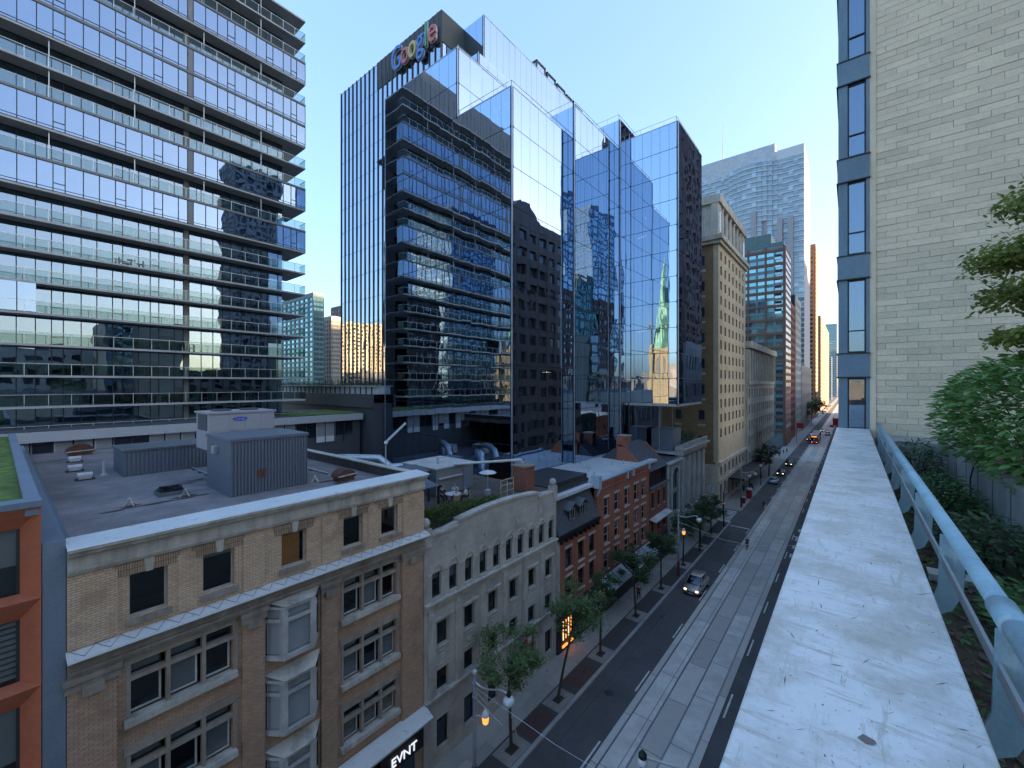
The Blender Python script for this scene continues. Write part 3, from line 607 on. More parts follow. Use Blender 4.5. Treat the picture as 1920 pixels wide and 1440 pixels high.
for a, b in midw:
    for z0, z1 in ((7.58,9.12),(4.68,6.08)):
        window(FG, G, a, b, z0, z1, frame_dk, winglass, depth=.26, fr=.05, mull=(.45,), sill=(.05,.08,.08), sillm=graytrim, blind=(R.choice([.6,.8,1]), curtg) if R.random()<.6 else None)
    MB().box(*FG.b(a-.2,b+.2,0,.06,9.2,9.36)).box(*FG.b(a-.16,a-.03,0,.05,7.5,9.2)).box(*FG.b(b+.03,b+.16,0,.05,7.5,9.2)).box(*FG.b(a-.3,b+.3,0,.2,9.36,9.46)).build('window_surround', graytrim, G)
    c = (a+b)/2; mb = MB(); mb.tube([FG.pt(c,0,6.85), FG.pt(c,.06,6.85)], .2, 12); mb.box(*FG.b(a,b,0,.04,6.4,6.45)).box(*FG.b(a,b,0,.04,7.25,7.3)); mb.build('spandrel_rosette', graytrim, G)
    window(FG, G, a, b+.05, 1.0, 2.95, frame_dk, winglass_dk, depth=.22, fr=.06)
MB().box(*FG.b(ga+.3,gb-.3,-2.0,-1.9,.5,13)).build('room_wall', roomm, G)
MB().box(-36,XF-.45,ga,gb,13.4,14.9).build('roof', M('terrace deck', (.10,.085,.075), .9, var=.3), G)
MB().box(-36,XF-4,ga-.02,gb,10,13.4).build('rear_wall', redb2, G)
# flag on the grey building
def flag(x, y, z, h, w, label, lean=(.5,-.1)):
    g = thing('flag', (x,y,z), label, 'flag', 'flags on the far side of the street')
    MB().tube([(x-.9,y,z-.6),(x+.25,y,z+h+.1)], .025, 6).build('flagpole', steel, g)
    def wav(a, b): return (x+.02+.10*math.sin(b*5)+.05*a, y-.0+w*a + .05*math.sin(b*4), z+h-h*b)
    for a0, a1, m in ((0,.26,redp),(.74,1,redp),(.26,.74,whitewood)):
        mb = MB(); n = 8
        for i in range(n): mb.poly([wav(a0,i/n),wav(a1,i/n),wav(a1,(i+1)/n),wav(a0,(i+1)/n)])
        mb.build('flag_panel', m, g)
    lf = [(0,.22),(.04,.14),(.09,.17),(.07,.03),(.15,.09),(.17,.05),(.24,.06),(.21,-.02),(.24,-.05),(.12,-.13),(.13,-.17),(.015,-.15),(.015,-.24),(-.015,-.24),(-.015,-.15),(-.13,-.17),(-.12,-.13),(-.24,-.05),(-.21,-.02),(-.24,.06),(-.17,.05),(-.15,.09),(-.07,.03),(-.09,.17),(-.04,.14)]
    MB().poly([tuple(Vector(wav(.5+p[0]*.75,.5-p[1]*.8*w/h))+Vector((.03,-.012,0))) for p in lf]).build('maple_leaf', redp, g)
flag(XF+.9, 25.6, 3.2, 1.9, 1.05, 'red and white maple leaf flag on the grey stone facade')
flag(XF+1.3, 128.5, 8.2, 6.2, 3.6, 'large maple leaf flag hanging from the ornate stone building')
# mechanical roof behind the terrace, in front of the mirror tower
B = thing('rear_brick_building', (-42, 26, 0), 'low building behind the terrace carrying silver ducts', 'building')
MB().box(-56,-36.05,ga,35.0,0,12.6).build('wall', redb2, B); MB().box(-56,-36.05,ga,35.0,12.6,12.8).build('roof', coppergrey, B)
def duct(pts, r, label):
    g = thing('duct', pts[0], label, 'duct', 'silver ducts on the low rear roof'); q = []
    for i in range(len(pts)-1):
        a, b = Vector(pts[i]), Vector(pts[i+1]); q += [a.lerp(b, t/4) for t in range(4)]
    q.append(Vector(pts[-1])); MB().tube(q, r, 10).build('pipe', steel, g, smooth=True)
    for k in range(0, len(q), 3): MB().tube([q[k]-Vector((0,.05,0)), q[k]+Vector((0,.05,.02))], r+.05, 10).build('collar', steel, g)
duct([(-46,22,13.0),(-46,22,14.6),(-43,24,15.0),(-40,26,14.8),(-38,27.5,13.2)], .42, 'silver duct elbow nearest the gravel roof parapet')
duct([(-41,28.5,13),(-41,28.5,14.8),(-38.5,30.5,15.0),(-37,31.8,13)], .5, 'silver duct elbow in front of the mirror glass corner')
duct([(-50,27,13),(-50,27,15.2),(-45.5,30,15.2),(-43,31.5,13)], .45, 'silver duct elbow behind the other two')
for i, (x, y, w_) in enumerate(((-48.5,20.3,2.2),(-44,31,2.6),(-38.6,24,1.8),(-52.8,23.5,2.4))):
    g = thing('rooftop_unit', (x,y,12.8), ['boxy grey rooftop unit beside the gravel roof parapet','boxy grey rooftop unit below the mirror facade','small grey rooftop unit behind the terrace shed','boxy grey rooftop unit close to the pale fascia block'][i], 'rooftop unit', 'rooftop units on the low rear roof')
    MB().box(x,x+w_,y,y+1.8,13.0,14.5).build('casing', hvac, g); MB().box(x+.1,x+w_-.1,y-.03,y,13.2,14.3).build('grille', charc, g)
    MB().box(x+w_,x+w_+.4,y+.3,y+1.4,13.3,14.2).build('hood', paleboard, g); MB().box(x+.1,x+w_-.1,y+.1,y+1.7,12.8,13.0).build('base', charc, g)
# ---------------------------------------------------------------- terrace on the grey building
g = thing('hedge', (XF-.9, 20.6, 14.9), 'clipped cedar hedge along the terrace edge behind the curved parapet', 'hedge')
def foliage(mb, n, f, size, rng, asp=.5):
    for _ in range(n):
        p, nr = f(rng); a = Vector((rng.gauss(0,1),rng.gauss(0,1),rng.gauss(0,1))).normalized(); s_ = size*rng.uniform(.6,1.3)
        b = a.cross(Vector((rng.gauss(0,1),rng.gauss(0,1),rng.gauss(0,1)))).normalized(); p = Vector(p)
        mb.poly([p, p+(a*.5+b*asp*.5)*s_, p+a*s_, p+(a*.5-b*asp*.5)*s_])
hb = MB(); hr = random.Random(3)
def hedge_pt(r):
    y = r.uniform(16.95,24.6); return (XF-.5-r.random()*.95, y, 14.6 + (1.75-.085*(y-17)+.1*math.sin(y*7))*r.random()**.55), None
foliage(hb, 8200, hedge_pt, .16, hr, .35)
hb.build('foliage', leaf_h, g)
MB().box(XF-1.5,XF-.55,16.9,24.3,14.7,14.95).build('planter', charc, g)
pale_wood = M('pale wood chair', (.34,.25,.15), .7)
def pergola(x, y, z, w_, d_, h, label):
    g = thing('pergola', (x,y,z), label, 'pergola', 'dark pergolas on the terrace')
    for px_, py_ in ((0,0),(w_,0),(0,d_),(w_,d_)): MB().box(x+px_-.07,x+px_+.07,y+py_-.07,y+py_+.07,z,z+h).build('post', darkm, g)
    for k in range(int(d_/.22)): MB().prism([(x-.3,y-.2+k*.24,z+h+.02),(x+w_/2,y-.2+k*.24,z+h+.32),(x+w_+.3,y-.2+k*.24,z+h+.02),(x+w_+.3,y-.2+k*.24,z+h+.07),(x+w_/2,y-.2+k*.24,z+h+.37),(x-.3,y-.2+k*.24,z+h+.07)], (0,.2,0)).build('roof_slat', corrm, g)
    MB().box(x-.25,x+w_+.25,y-.1,y,z+h-.12,z+h+.02).box(x-.25,x+w_+.25,y+d_,y+d_+.1,z+h-.12,z+h+.02).build('beam', darkm, g)
pergola(-25.6, 17.4, 14.95, 2.6, 2.6, 2.2, 'dark slatted roof pergola next to the tan brick building')
pergola(-29.5, 19.0, 14.95, 3.0, 3.0, 2.45, 'dark slatted roof pergola behind the seated guests')
g = thing('terrace_shed', (-28.6, 25.2, 14.95), 'grey flat roofed stair shed at the back of the terrace', 'shed')
MB().box(-31.5,-27.0,23.2,27.6,14.95,17.20).build('wall', spandm, g); MB().box(-31.6,-26.9,23.1,27.7,17.20,17.32).build('roof', paleboard, g)
MB().tube([(-28.4,24.6,17.30),(-28.4,24.6,17.90)], .1, 8).build('flue', steel, g); MB().box(-26.99,-26.95,26.3,27.2,15.00,16.90).build('door', bluegrey, g)
MB().box(-26.98,-26.8,23.4,26.1,16.35,16.45).build('shelf_rail', paleboard, g)
g = thing('steel_beam', (-24.5,27.5,16), 'white steel pipe spanning from the shed to the brick chimney', 'pipe'); MB().tube([(-27.0,25.2,17.40),(-23.2,29.9,17.55),(-22.9,30.1,16.80)], .12, 8).build('pipe', whitewood, g); MB().tube([(-27.0,25.2,17.40),(-26.9,25.3,17.40)], .17, 8).build('flange', steel, g)
g = thing('brick_chimney', (-22.7,29.6,14.95), 'dark square brick chimney behind the curved parapet', 'chimney'); MB().box(-23.5,-22.0,29.0,30.3,14.95,17.10).build('stack', redb2, g); MB().box(-23.6,-21.9,28.9,30.4,17.10,17.25).build('cap', darkstone, g)
g = thing('guard_frame', (-21.6,26.1,14.95), 'yellow tubular guard frame at the end of the cedar hedge', 'guard rail')
yel = M('yellow paint', (.45,.40,.22), .6)
for y in (25.2,26.0,26.8):
    MB().tube([(-21.6,y,14.95),(-21.6,y,16.75)], .03, 6).build('post', yel, g)
for z in (15.80,16.30,16.72): MB().tube([(-21.6,25.2,z),(-21.6,26.8,z)], .028, 6).build('bar', yel, g)
g = thing('patio_heater', (-23.9,26.2,14.95), 'mushroom topped patio heater beside the guests', 'patio heater')
MB().lathe([(.28,0),(.28,.5),(.1,.55),(.04,.6),(.04,1.7),(.12,1.75),(.12,1.95)], (-23.9,26.2,14.95), 12).build('stand', steel, g); MB().lathe([(.75,1.95),(.5,2.08),(.08,2.18)], (-23.9,26.2,14.95), 16).build('hood', whitewood, g)
# people: one continuous skinned body each, clothes as children
def skinned(name, verts, edges, radii, m, parent, sub=1):
    me = bpy.data.meshes.new(name); me.from_pydata(verts, edges, []); o = bpy.data.objects.new(name, me); link(o, parent, WM[parent.name] if parent else (0,0,0))
    if parent is not None: o.matrix_parent_inverse = Matrix.Identity(4); o.location = (0,0,0)
    sk = o.modifiers.new('skin', 'SKIN'); sd = me.skin_vertices[0].data
    for i, r in enumerate(radii): sd[i].radius = (r, r)
    sd[0].use_root = True; sb = o.modifiers.new('sub', 'SUBSURF'); sb.levels = sub; sb.render_levels = sub
    me.materials.append(m); return o
def person(loc, rot, pose, shirt, pants, label, group, hair=None, cat='person'):
    """pose 'sit' or 'stand'/'walk'; local +Y is forward; metres"""
    g = thing('person', loc, label, cat, group); g.rotation_euler = (0,0,rot)
    if pose == 'sit': hip, kn, an = (0,0,.52), [(.16,.42,.52),(-.16,.42,.52)], [(.16,.40,.06),(-.16,.40,.06)]; sh = 1.02; hd = 1.25; lean = .08
    else:
        st = .22 if pose == 'walk' else .03
        hip, kn, an = (0,0,.92), [(.1,st*.8,.5),(-.1,-st*.2,.5)], [(.1,st,.07),(-.1,-st,.07)]; sh = 1.42; hd = 1.64; lean = .02
    hx = [(.11,hip[1],hip[2]-.02),(-.11,hip[1],hip[2]-.02)]
    el = [(.26,lean+.06,sh-.28),(-.26,lean+.06,sh-.28)]; ha = [(.2,lean+.30,sh-.34),(-.2,lean+.30,sh-.34)] if pose == 'sit' else [(.27,lean+.12,sh-.54),(-.27,lean-.04,sh-.54)]
    V = [hip,(0,lean*.6,(hip[2]+sh)/2),(0,lean,sh),(0,lean+.02,sh+.1),(0,lean+.04,hd),(0,lean+.05,hd+.12)]
    Rr = [.13,.12,.10,.05,.085,.07]; E = [(0,1),(1,2),(2,3),(3,4),(4,5)]
    for s in (0,1):
        b = len(V); V += [(.17 if s == 0 else -.17, lean, sh-.02), el[s], ha[s], (ha[s][0]*.95, ha[s][1]+.09, ha[s][2]-.01)]; Rr += [.065,.045,.035,.03]; E += [(2,b),(b,b+1),(b+1,b+2),(b+2,b+3)]
        b = len(V); V += [hx[s], kn[s], an[s], (an[s][0], an[s][1]+.16, an[s][2]-.02)]; Rr += [.085,.06,.04,.035]; E += [(0,b),(b,b+1),(b+1,b+2),(b+2,b+3)]
    skinned('body', V, E, Rr, skin, g)
    V2 = [(0,hip[1],hip[2]+.05),V[1],V[2]]; R2 = [.155,.15,.12]; E2 = [(0,1),(1,2)]
    for s in (0,1): b = len(V2); V2 += [(.18 if s == 0 else -.18, lean, sh-.02), (el[s][0],el[s][1],el[s][2]+.03)]; R2 += [.08,.062]; E2 += [(2,b),(b,b+1)]
    skinned('shirt', V2, E2, R2, shirt, g)
    V3 = [hip]; R3 = [.15]; E3 = []
    for s in (0,1): b = len(V3); V3 += [hx[s],kn[s],(an[s][0],an[s][1],an[s][2]+.05)]; R3 += [.10,.075,.058]; E3 += [(0,b),(b,b+1),(b+1,b+2)]
    skinned('trousers', V3, E3, R3, pants, g)
    skinned('hair', [(0,lean-.01,hd+.03),(0,lean+.02,hd+.135)], [(0,1)], [.08,.075], hair or hairm, g)
    return g
def chair(x, y, z, rot, label):
    g = thing('terrace_chair', (x,y,z), label, 'chair', 'wooden chairs on the terrace'); g.rotation_euler = (0,0,rot)
    def p(name, *b): o = MB().box(*b).build(name, pale_wood, g); o.matrix_parent_inverse = Matrix.Identity(4); return o
    p('seat', -.24,.24,-.22,.24,.42,.46); p('backrest', -.24,.24,-.26,-.22,.5,.9)
    for a, b in ((-.22,-.22),(.22,-.22),(-.22,.22),(.22,.22)): p('leg', a-.025,a+.025,b-.025,b+.025,0,.42)
tz = 14.95
g = thing('terrace_table', (-24.6,22.9,tz), 'round white table among the seated guests on the terrace', 'table')
MB().lathe([(.3,0),(.06,.05),(.05,.7),(.62,.71),(.62,.75)], (-24.6,22.9,tz), 16).build('tabletop_and_stem', whitewood, g); MB().lathe([(.1,.75),(.1,.9)], (-24.6,22.9,tz), 8).build('jug', globem, g)
guests = [((-23.7,22.4),.9,shirtw,'seated guest in white shirt with back to the cedar hedge'),((-23.8,23.6),2.2,shirtw,'seated guest in white shirt nearest the patio heater'),((-25.5,22.5),-1.6,cloth_d,'seated guest in dark top facing the street across the table'),((-25.2,23.7),-2.6,M('light blue shirt',(.42,.48,.6),.9),'seated guest in pale blue shirt at the far side of the table')]
for (x,y), rz, sh_, lb in guests:
    person((x,y,tz), rz, 'sit', sh_, cloth_d, lb, 'guests on the rooftop terrace')
    chair(x, y, tz, rz, 'wooden chair under the ' + lb.replace('seated ',''))
chair(-22.9, 19.9, tz, 1.2, 'empty wooden chair next to the cedar hedge'); chair(-22.6, 18.2, tz, 1.2, 'empty wooden chair under the nearer pergola')

# ---------------------------------------------------------------- generic row-house facade
def facade(parent, Fc, a0, a1, z0, z1, th, wins, wm, fm, gm, nm='wall', sillm=None, head=True, **kw):
    mb = MB(); wall(Fc, mb, a0, a1, z0, z1, th, wins); o = mb.build(nm, wm, parent)
    for w_ in wins:
        window(Fc, parent, *w_, fm, gm, sill=(.1,.1,.16) if sillm else None, sillm=sillm, head=(.14,.05,.24) if (sillm and head) else None, blind=(R.choice([.4,.55,1]), R.choice([blindm,curtg,blindy])) if R.random()<.35 else None, **kw)
    return o
# mansard house
Mh = thing('mansard_house', (XF-4, 35.4, 0), 'dark brick house with black slate mansard roof and twin dormers', 'building')
ma, mz = 31.65, 39.25
wz = [(7.33,9.15),(4.6,6.5)]
facade(Mh, F, ma, mz, 3.8, 10.3, .35, [(a,b,z0,z1) for a,b in ((33.07,34.2),(35.39,36.52),(37.6,38.7)) for z0,z1 in wz], redb, frame_dk, winglass_dk, sillm=limest, depth=.15, trans=(.5,))
MB().box(*F.b(ma,mz,-.35,.12,0,3.8)).build('shop_front', darkm, Mh)
MB().box(*F.b(ma,mz,-.4,.42,10.55,10.78)).box(*F.b(ma,mz,-.4,.30,10.3,10.55)).build('eaves_cornice', blackm, Mh)
for k in range(9): piece('bracket', blackm, Mh, *F.b(ma+.3+k*.87, ma+.5+k*.87, .0, .36, 9.95, 10.3))
MB().prism([F.pt(ma,.25,10.78), F.pt(ma,-1.15,14.35), F.pt(ma,-6,14.35), F.pt(ma,-6,10.78)], (0,mz-ma,0)).build('mansard_roof', slatem, Mh)
MB().box(*F.b(ma-.02,mz+.02,-1.35,-1.0,14.3,14.55)).box(*F.b(ma-.02,mz+.02,-6.2,-1.2,14.5,15.0)).build('roof_cap', darkm, Mh)
for c in (34.35, 36.25):
    d = MB().box(*F.b(c-.55,c+.55,-.9,-.05,11.55,12.75)).build('dormer', darkm, Mh)
    MB().prism([F.pt(c-.95,.3,12.55), F.pt(c,.3,13.15), F.pt(c+.95,.3,12.55), F.pt(c+.95,.3,12.68), F.pt(c,.3,13.28), F.pt(c-.95,.3,12.68)], F.off(-1.5)).build('dormer_roof', coppergrey, d)
    window(F, Mh, c-.42, c+.42, 11.62, 12.6, frame_br, winglass_dk, depth=.0, fr=.08, mull=(.5,), name='dormer_window')
# red brick row
Br = thing('red_brick_building', (XF-3.5, 46.4, 0), 'four storey red brick building with white flat roof', 'building')
ba, bb = 39.3, 53.55
wins = [(a,b,z0,z1) for a,b in ((40.82,41.95),(43.38,44.5),(46.05,47.2),(48.75,49.95),(51.1,52.25)) for z0,z1 in ((10.2,12.2),(7.25,9.15),(4.5,6.35))]
facade(Br, F, ba, bb, 3.9, 14.15, .35, wins, redb, whitewood, winglass, sillm=limest, depth=.14, trans=(.5,))
MB().box(*F.b(ba,bb,-.35,.1,0,3.9)).build('shop_front', darkm, Br)
MB().box(*F.b(ba,bb,0,.08,13.2,13.32)).box(*F.b(ba,bb,0,.12,13.75,14.15)).build('brick_corbel', redb, Br)
MB().box(*F.b(ba-.05,bb+.05,-.5,.20,14.15,14.3)).build('parapet_flashing', M('pale blue flashing', (.42,.50,.56), .5, var=.1), Br)
paleblue = bpy.data.materials['pale blue flashing']
for y in (39.35, 46.5, 48.2, 53.3):
    q = MB().box(*F.b(y-.3,y+.3,-.6,.34,13.6,14.85)).prism([F.pt(y-.3,.34,13.6),F.pt(y+.3,.34,13.6),F.pt(y+.2,.0,12.7),F.pt(y-.2,.0,12.7)], (-.05,0,0)) if y < 40 else MB().box(*F.b(y-.14,y+.14,-.3,.26,13.4,14.45))
    q.build('downpipe_hopper', paleblue, Br)
MB().box(-28.85,XF-.36,31.7,57.5,13.75,14.05).build('roof', whiteroof, Br)
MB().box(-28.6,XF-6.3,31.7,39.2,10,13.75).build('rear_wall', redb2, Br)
for i in range(7): x = -27.6+R.uniform(0,5.2); y = 40.5+i*1.8; MB().tube([(x,y,14.05),(x,y,14.6)], .06, 6).build('roof_vent_pipe', steel, Br)
awn = thing('shop_awning', (XF+.7, 46.5, 3.9), 'long pale shop awning under the red brick building', 'awning')
aw_m = M('pale canvas awning', (.40,.46,.50), .85, var=.1)
for k in range(5): MB().prism([F.pt(39.6+k*2.8,.1,4.0), F.pt(39.6+k*2.8,1.5,3.1), F.pt(39.6+k*2.8,1.5,3.0), F.pt(39.6+k*2.8,.1,3.9)], (0,2.6,0)).build('canvas_panel', aw_m, awn)
# heater glow shop window near the big street tree
g = thing('lit_shop_window', (XF+.2,32.8,1.2), 'shop window with orange heater glow behind the street tree', 'shop window')
MB().box(*F.b(32.0,34.3,.13,.2,.4,3.2)).build('frame', darkm, g)
for k in range(4): MB().box(*F.b(32.3+k*.45,32.42+k*.45,.21,.25,1.2+.0*k,2.9)).build('heater_tube', lampo if k % 2 else lampw, g)
MB().box(*F.b(32.2,34.1,.21,.3,.55,.75)).build('glowing_sill', lampo, g)
# small gabled brick house
Sm = thing('gabled_brick_house', (XF-4, 57, 0), 'narrow dark brick house with sloping slate roof and recessed balcony', 'building')
sa, sb_ = 53.65, 60.45
facade(Sm, F, sa, sb_, 3.8, 10.6, .35, [(a,a+.85,z0,z1) for a in (54.5,56.7,58.9) for z0,z1 in ((7.9,10.0),(4.6,6.4))], redb2, frame_dk, winglass_dk, sillm=darkstone, depth=.14)
MB().box(*F.b(sa,sb_,-.35,.1,0,3.8)).build('shop_front', darkm, Sm)
MB().box(*F.b(sa,sb_,-.9,-.85,10.8,13)).build('balcony_back_wall', redb2, Sm); MB().box(*F.b(sa,sb_,-.9,.35,10.6,10.8)).build('balcony_floor', coppergrey, Sm)
for k in range(22): piece('baluster', blackm, Sm, *F.b(sa+.1+k*.3, sa+.16+k*.3, -.05, .0, 10.8, 12.9))
MB().prism([F.pt(sa,.1,12.9), F.pt(sa,-4.0,16.2), F.pt(sa,-7.5,13.6), F.pt(sa,-7.5,12.9)], (0,sb_-sa,0)).build('roof', slatem, Sm)
for y0_ in (sa-.35, sb_): MB().prism([F.pt(y0_,.12,12.6), F.pt(y0_,-3.2,15.9), F.pt(y0_,-4.4,15.9), F.pt(y0_,-4.4,12.6)], (0,.34,0)).build('gable_parapet', redb, Sm)
MB().box(*F.b(sa,sa+.9,-4.6,-3.4,15,17.2)).build('chimney', redb, Sm); MB().box(*F.b(sa+2.4,sa+3.5,-5.4,-4.0,14.5,17.0)).build('chimney', redb, Sm); MB().box(*F.b(sa+2.3,sa+3.6,-5.5,-3.9,17.0,17.15)).build('chimney_cap', limest, Sm)
MB().prism([F.pt(sa+.1,.0,6.75), F.pt(sa+.1,.9,6.5), F.pt(sa+.1,.9,6.4), F.pt(sa+.1,.0,6.6)], (0,6.5,0)).build('canopy', paleboard, Sm)
# green painted italianate front
Gr = thing('green_italianate_house', (XF-4, 64, 0), 'sage green painted stone front with tall arched window', 'building')
ea, eb = 60.55, 67.6
facade(Gr, F, ea, eb, 4.6, 12.75, .35, [(62.9,65.4,5.4,8.2),(62.9,65.4,8.7,11.2),(61.2,62.1,5.4,8.0),(61.2,62.1,8.9,11.3),(66.1,67.0,5.4,8.0),(66.1,67.0,8.9,11.3)], greenpaint, greenpaint, winglass_dk, depth=.2, mull=(.5,))
MB().box(*F.b(ea,eb,-.4,.05,0,4.6)).build('shop_front', limest, Gr); MB().box(*F.b(ea,eb,-.4,.35,12.75,12.95)).build('cornice', paleboard, Gr); MB().box(*F.b(ea,eb,-6,-.3,12.6,12.9)).build('roof', coppergrey, Gr)
ar = MB()
for i in range(12):
    t0, t1 = math.pi*i/12, math.pi*(i+1)/12; c = 64.15
    ar.prism([F.pt(c+1.2*math.cos(t0),0,11.2+.75*math.sin(t0)), F.pt(c+1.5*math.cos(t0),0,11.2+1.0*math.sin(t0)), F.pt(c+1.5*math.cos(t1),0,11.2+1.0*math.sin(t1)), F.pt(c+1.2*math.cos(t1),0,11.2+.75*math.sin(t1))], F.off(.14))
ar.build('arch', paleboard, Gr)
MB().prism([F.pt(64.15+1.2*math.cos(math.pi*i/12),0,11.2+.75*math.sin(math.pi*i/12)) for i in range(13)], F.off(.02)).build('fanlight', winglass_dk, Gr)
for y in (60.8, 62.4, 65.75, 67.2): MB().box(*F.b(y-.18,y+.18,0,.15,4.7,12.7)).build('pilaster', paleboard, Gr)
# bank with giant columns
Bk = thing('columned_bank_building', (XF-4, 74, 0), 'pale stone bank front with four giant square columns', 'building')
ka, kb = 67.7, 81.5
MB().box(*F.b(ka,kb,-12,-1.2,0,13.2)).build('wall', darkstone, Bk)
for k in range(5):
    y = 68.4 + k*2.82; MB().box(*F.b(y-.55,y+.55,-1.2,.0,4.4,13.2)).build('column', paleboard, Bk)
    if k < 4: piece('window', winglass_dk, Bk, *F.b(y+.56, y+2.26, -1.15, -1.1, 4.6, 13.0))
MB().box(*F.b(ka,kb,-1.2,.1,13.2,14.5)).box(*F.b(ka-.2,kb+.3,-1.2,.5,13.95,14.2)).build('entablature', paleboard, Bk)
for k in range(12): piece('balustrade_block', paleboard, Bk, *F.b(ka+.4+k*1.12, ka+1.1+k*1.12, -.2, .2, 14.5, 15.0))
MB().box(*F.b(ka,kb,-1.2,.1,0,4.4)).build('base', paleboard, Bk)
MB().box(*F.b(ka,kb,-12,-1.2,13.2,13.5)).build('roof', whiteroof, Bk)
MB().box(*F.b(69,73.2,-5.5,-2.0,13.5,17.0)).build('penthouse', bluegrey, Bk)
MB().box(*F.b(ka,kb,-7,.0,12.9,13.2)).build('attic', darkstone, Bk)
rg = thing('roof_garden', (XF-3.0, 77.5, 13.5), 'green roof garden planting on top of the bank', 'roof garden'); rb_ = MB(); foliage(rb_, 900, lambda r: ((XF-1.6-r.random()*3, r.uniform(74,81), 14.3+r.random()*1.4), None), .35, random.Random(5)); rb_.build('foliage', leaf_b, rg); MB().box(XF-4.8,XF-1.4,73.8,81.2,13.5,14.4).build('planter', charc, rg)
for i, y in enumerate((68.5, 75.0)):
    g = thing('roof_mast', (XF-4,y,13.5), ['slim white mast behind the red brick chimneys','slim white mast on the roof garden'][i], 'mast', 'white masts on the bank roof'); MB().tube([(XF-4,y,13.5),(XF-4,y,21.5)], .07, 6).build('pole', whitewood, g); MB().box(XF-4.2,XF-3.8,y-.2,y+.2,13.5,13.8).build('base', steel, g)
cn_ = thing('glass_canopy', (XF+1.6, 76.5, 3.6), 'ribbed steel and glass canopy over the bank sidewalk', 'canopy')
MB().box(*F.b(70.5,81.0,.1,2.9,3.55,3.6)).build('glass_sheet', winglass, cn_)
for k in range(8): piece('rib', steel, cn_, *F.b(70.6+k*1.45, 70.75+k*1.45, .1, 2.95, 3.6, 3.78))
piece('edge_beam', paleboard, cn_, *F.b(70.4, 81.1, 2.9, 3.05, 3.45, 3.8))
# ---------------------------------------------------------------- generic tower: core, proud piers and spandrels, one object per window
def tower(name, label, x0, x1, y0, y1, z0, z1, faces, nrow, wm, gm, cat='tower', pf=.35, sf=.4, proud=.35, cap=300, group=None, corem=None, zr=None, roofm=None, frames=None):
    T_ = thing(name, ((x0+x1)/2, (y0+y1)/2, z0), label, cat, group)
    MB().box(x0, x1, y0, y1, z0, z1).build('core', corem or darkm, T_)
    za, zb = zr or (z0+3, z1-1.5); n = 0
    for fc, nc in faces:
        Fc = Face(fc, {'+X': x1, '-X': x0, '-Y': y0, '+Y': y1}[fc]); a0, a1 = (y0, y1) if 'X' in fc else (x0, x1)
        mb = MB(); pw = (a1-a0)/nc; rh = (zb-za)/nrow
        for k in range(nc+1):
            c = a0 + pw*k; lo, hi = max(a0-proud, c-pw*pf/2), min(a1+proud, c+pw*pf/2); mb.box(*Fc.b(lo, hi, 0, proud, za, zb))
        for r in range(nrow+1):
            c = za + rh*r; mb.box(*Fc.b(a0, a1, 0, proud*.92, max(z0, c-rh*sf/2), c+rh*sf/2))
        if za-rh*sf/2 > z0: mb.box(*Fc.b(a0-proud, a1+proud, 0, proud*1.02, z0, za-rh*sf/2+.01))
        mb.box(*Fc.b(a0-proud, a1+proud, 0, proud*1.05, zb-.01, z1)); mb.build('wall', wm, T_)
        st = MB()
        for r in range(nrow):
            for k in range(nc):
                q = Fc.b(a0+pw*(k+pf/2), a0+pw*(k+1-pf/2), .02, .06, za+rh*(r+sf/2), za+rh*(r+1-sf/2))
                if n < cap: piece('window', gm, T_, *q, rot=(R.uniform(-.004,.004),0,R.uniform(-.004,.004))); n += 1
                else: st.box(*q)
        if st.v: tag(st.build('windows_beyond', gm, T_), kind='stuff')
    MB().box(x0-.1, x1+.1, y0-.1, y1+.1, z1, z1+.4).build('roof', roofm or coppergrey, T_)
    return T_
def paneM(name, c, f, tr=0.0, rnd=.5, rough=.05):
    """far window: dark glass or blind behind glass, brightness different in each one"""
    m, n, l, bs = _base(name); oi = N(n, "ObjectInfo"); mr = N(n, "MapRange"); mr.inputs[3].default_value = 1-rnd; mr.inputs[4].default_value = 1+rnd; l.new(oi.outputs["Random"], mr.inputs[0])
    h = N(n, "HueSaturation"); h.inputs["Color"].default_value = (*c, 1); l.new(mr.outputs[0], h.inputs["Value"]); l.new(h.outputs[0], bs.inputs["Base Color"])
    bs.inputs["Metallic"].default_value = f; bs.inputs["Roughness"].default_value = rough; return m
pg_dark = paneM('far dark pane', (.06,.07,.085), .35)
pg_blue = paneM('far blue pane', (.30,.40,.48), .85, rnd=.3)
pg_teal = paneM('far teal pane', (.20,.40,.44), .75, rnd=.35)
pg_pale = paneM('far pale pane', (.42,.50,.55), .55, rnd=.3)
# hotel
Ht = thing('brick_hotel', (XF-12, 104, 0), 'tall tan brick hotel with columned attic and dark brown side wall', 'building')
ha_, hb_ = 90.1, 117.3; zc = 53.0
HB = Face('-Y', ha_)
hw = [(ha_+1.6+3.62*k, ha_+3.0+3.62*k) for k in range(7)]; hz = [(13.6+2.98*r, 15.35+2.98*r) for r in range(13)]
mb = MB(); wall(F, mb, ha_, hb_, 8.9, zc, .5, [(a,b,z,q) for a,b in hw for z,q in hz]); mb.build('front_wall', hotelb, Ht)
for a,b in hw:
    for z,q in hz:
        o = piece('window', pg_dark, Ht, *F.b(a,b,-.32,-.26,z,q)); piece('sash_bar', frame_lt, o, *F.b(a,b,-.26,-.22,(z+q)/2-.05,(z+q)/2+.05)); piece('sill', hotelst, o, *F.b(a-.12,b+.12,-.2,.12,z-.22,z-.01))
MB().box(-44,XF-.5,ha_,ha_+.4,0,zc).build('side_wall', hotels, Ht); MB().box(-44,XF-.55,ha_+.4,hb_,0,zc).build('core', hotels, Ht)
MB().box(XF-.9,XF+.01,ha_-.03,ha_+.5,8.9,zc).build('corner_quoins', hotelb, Ht)
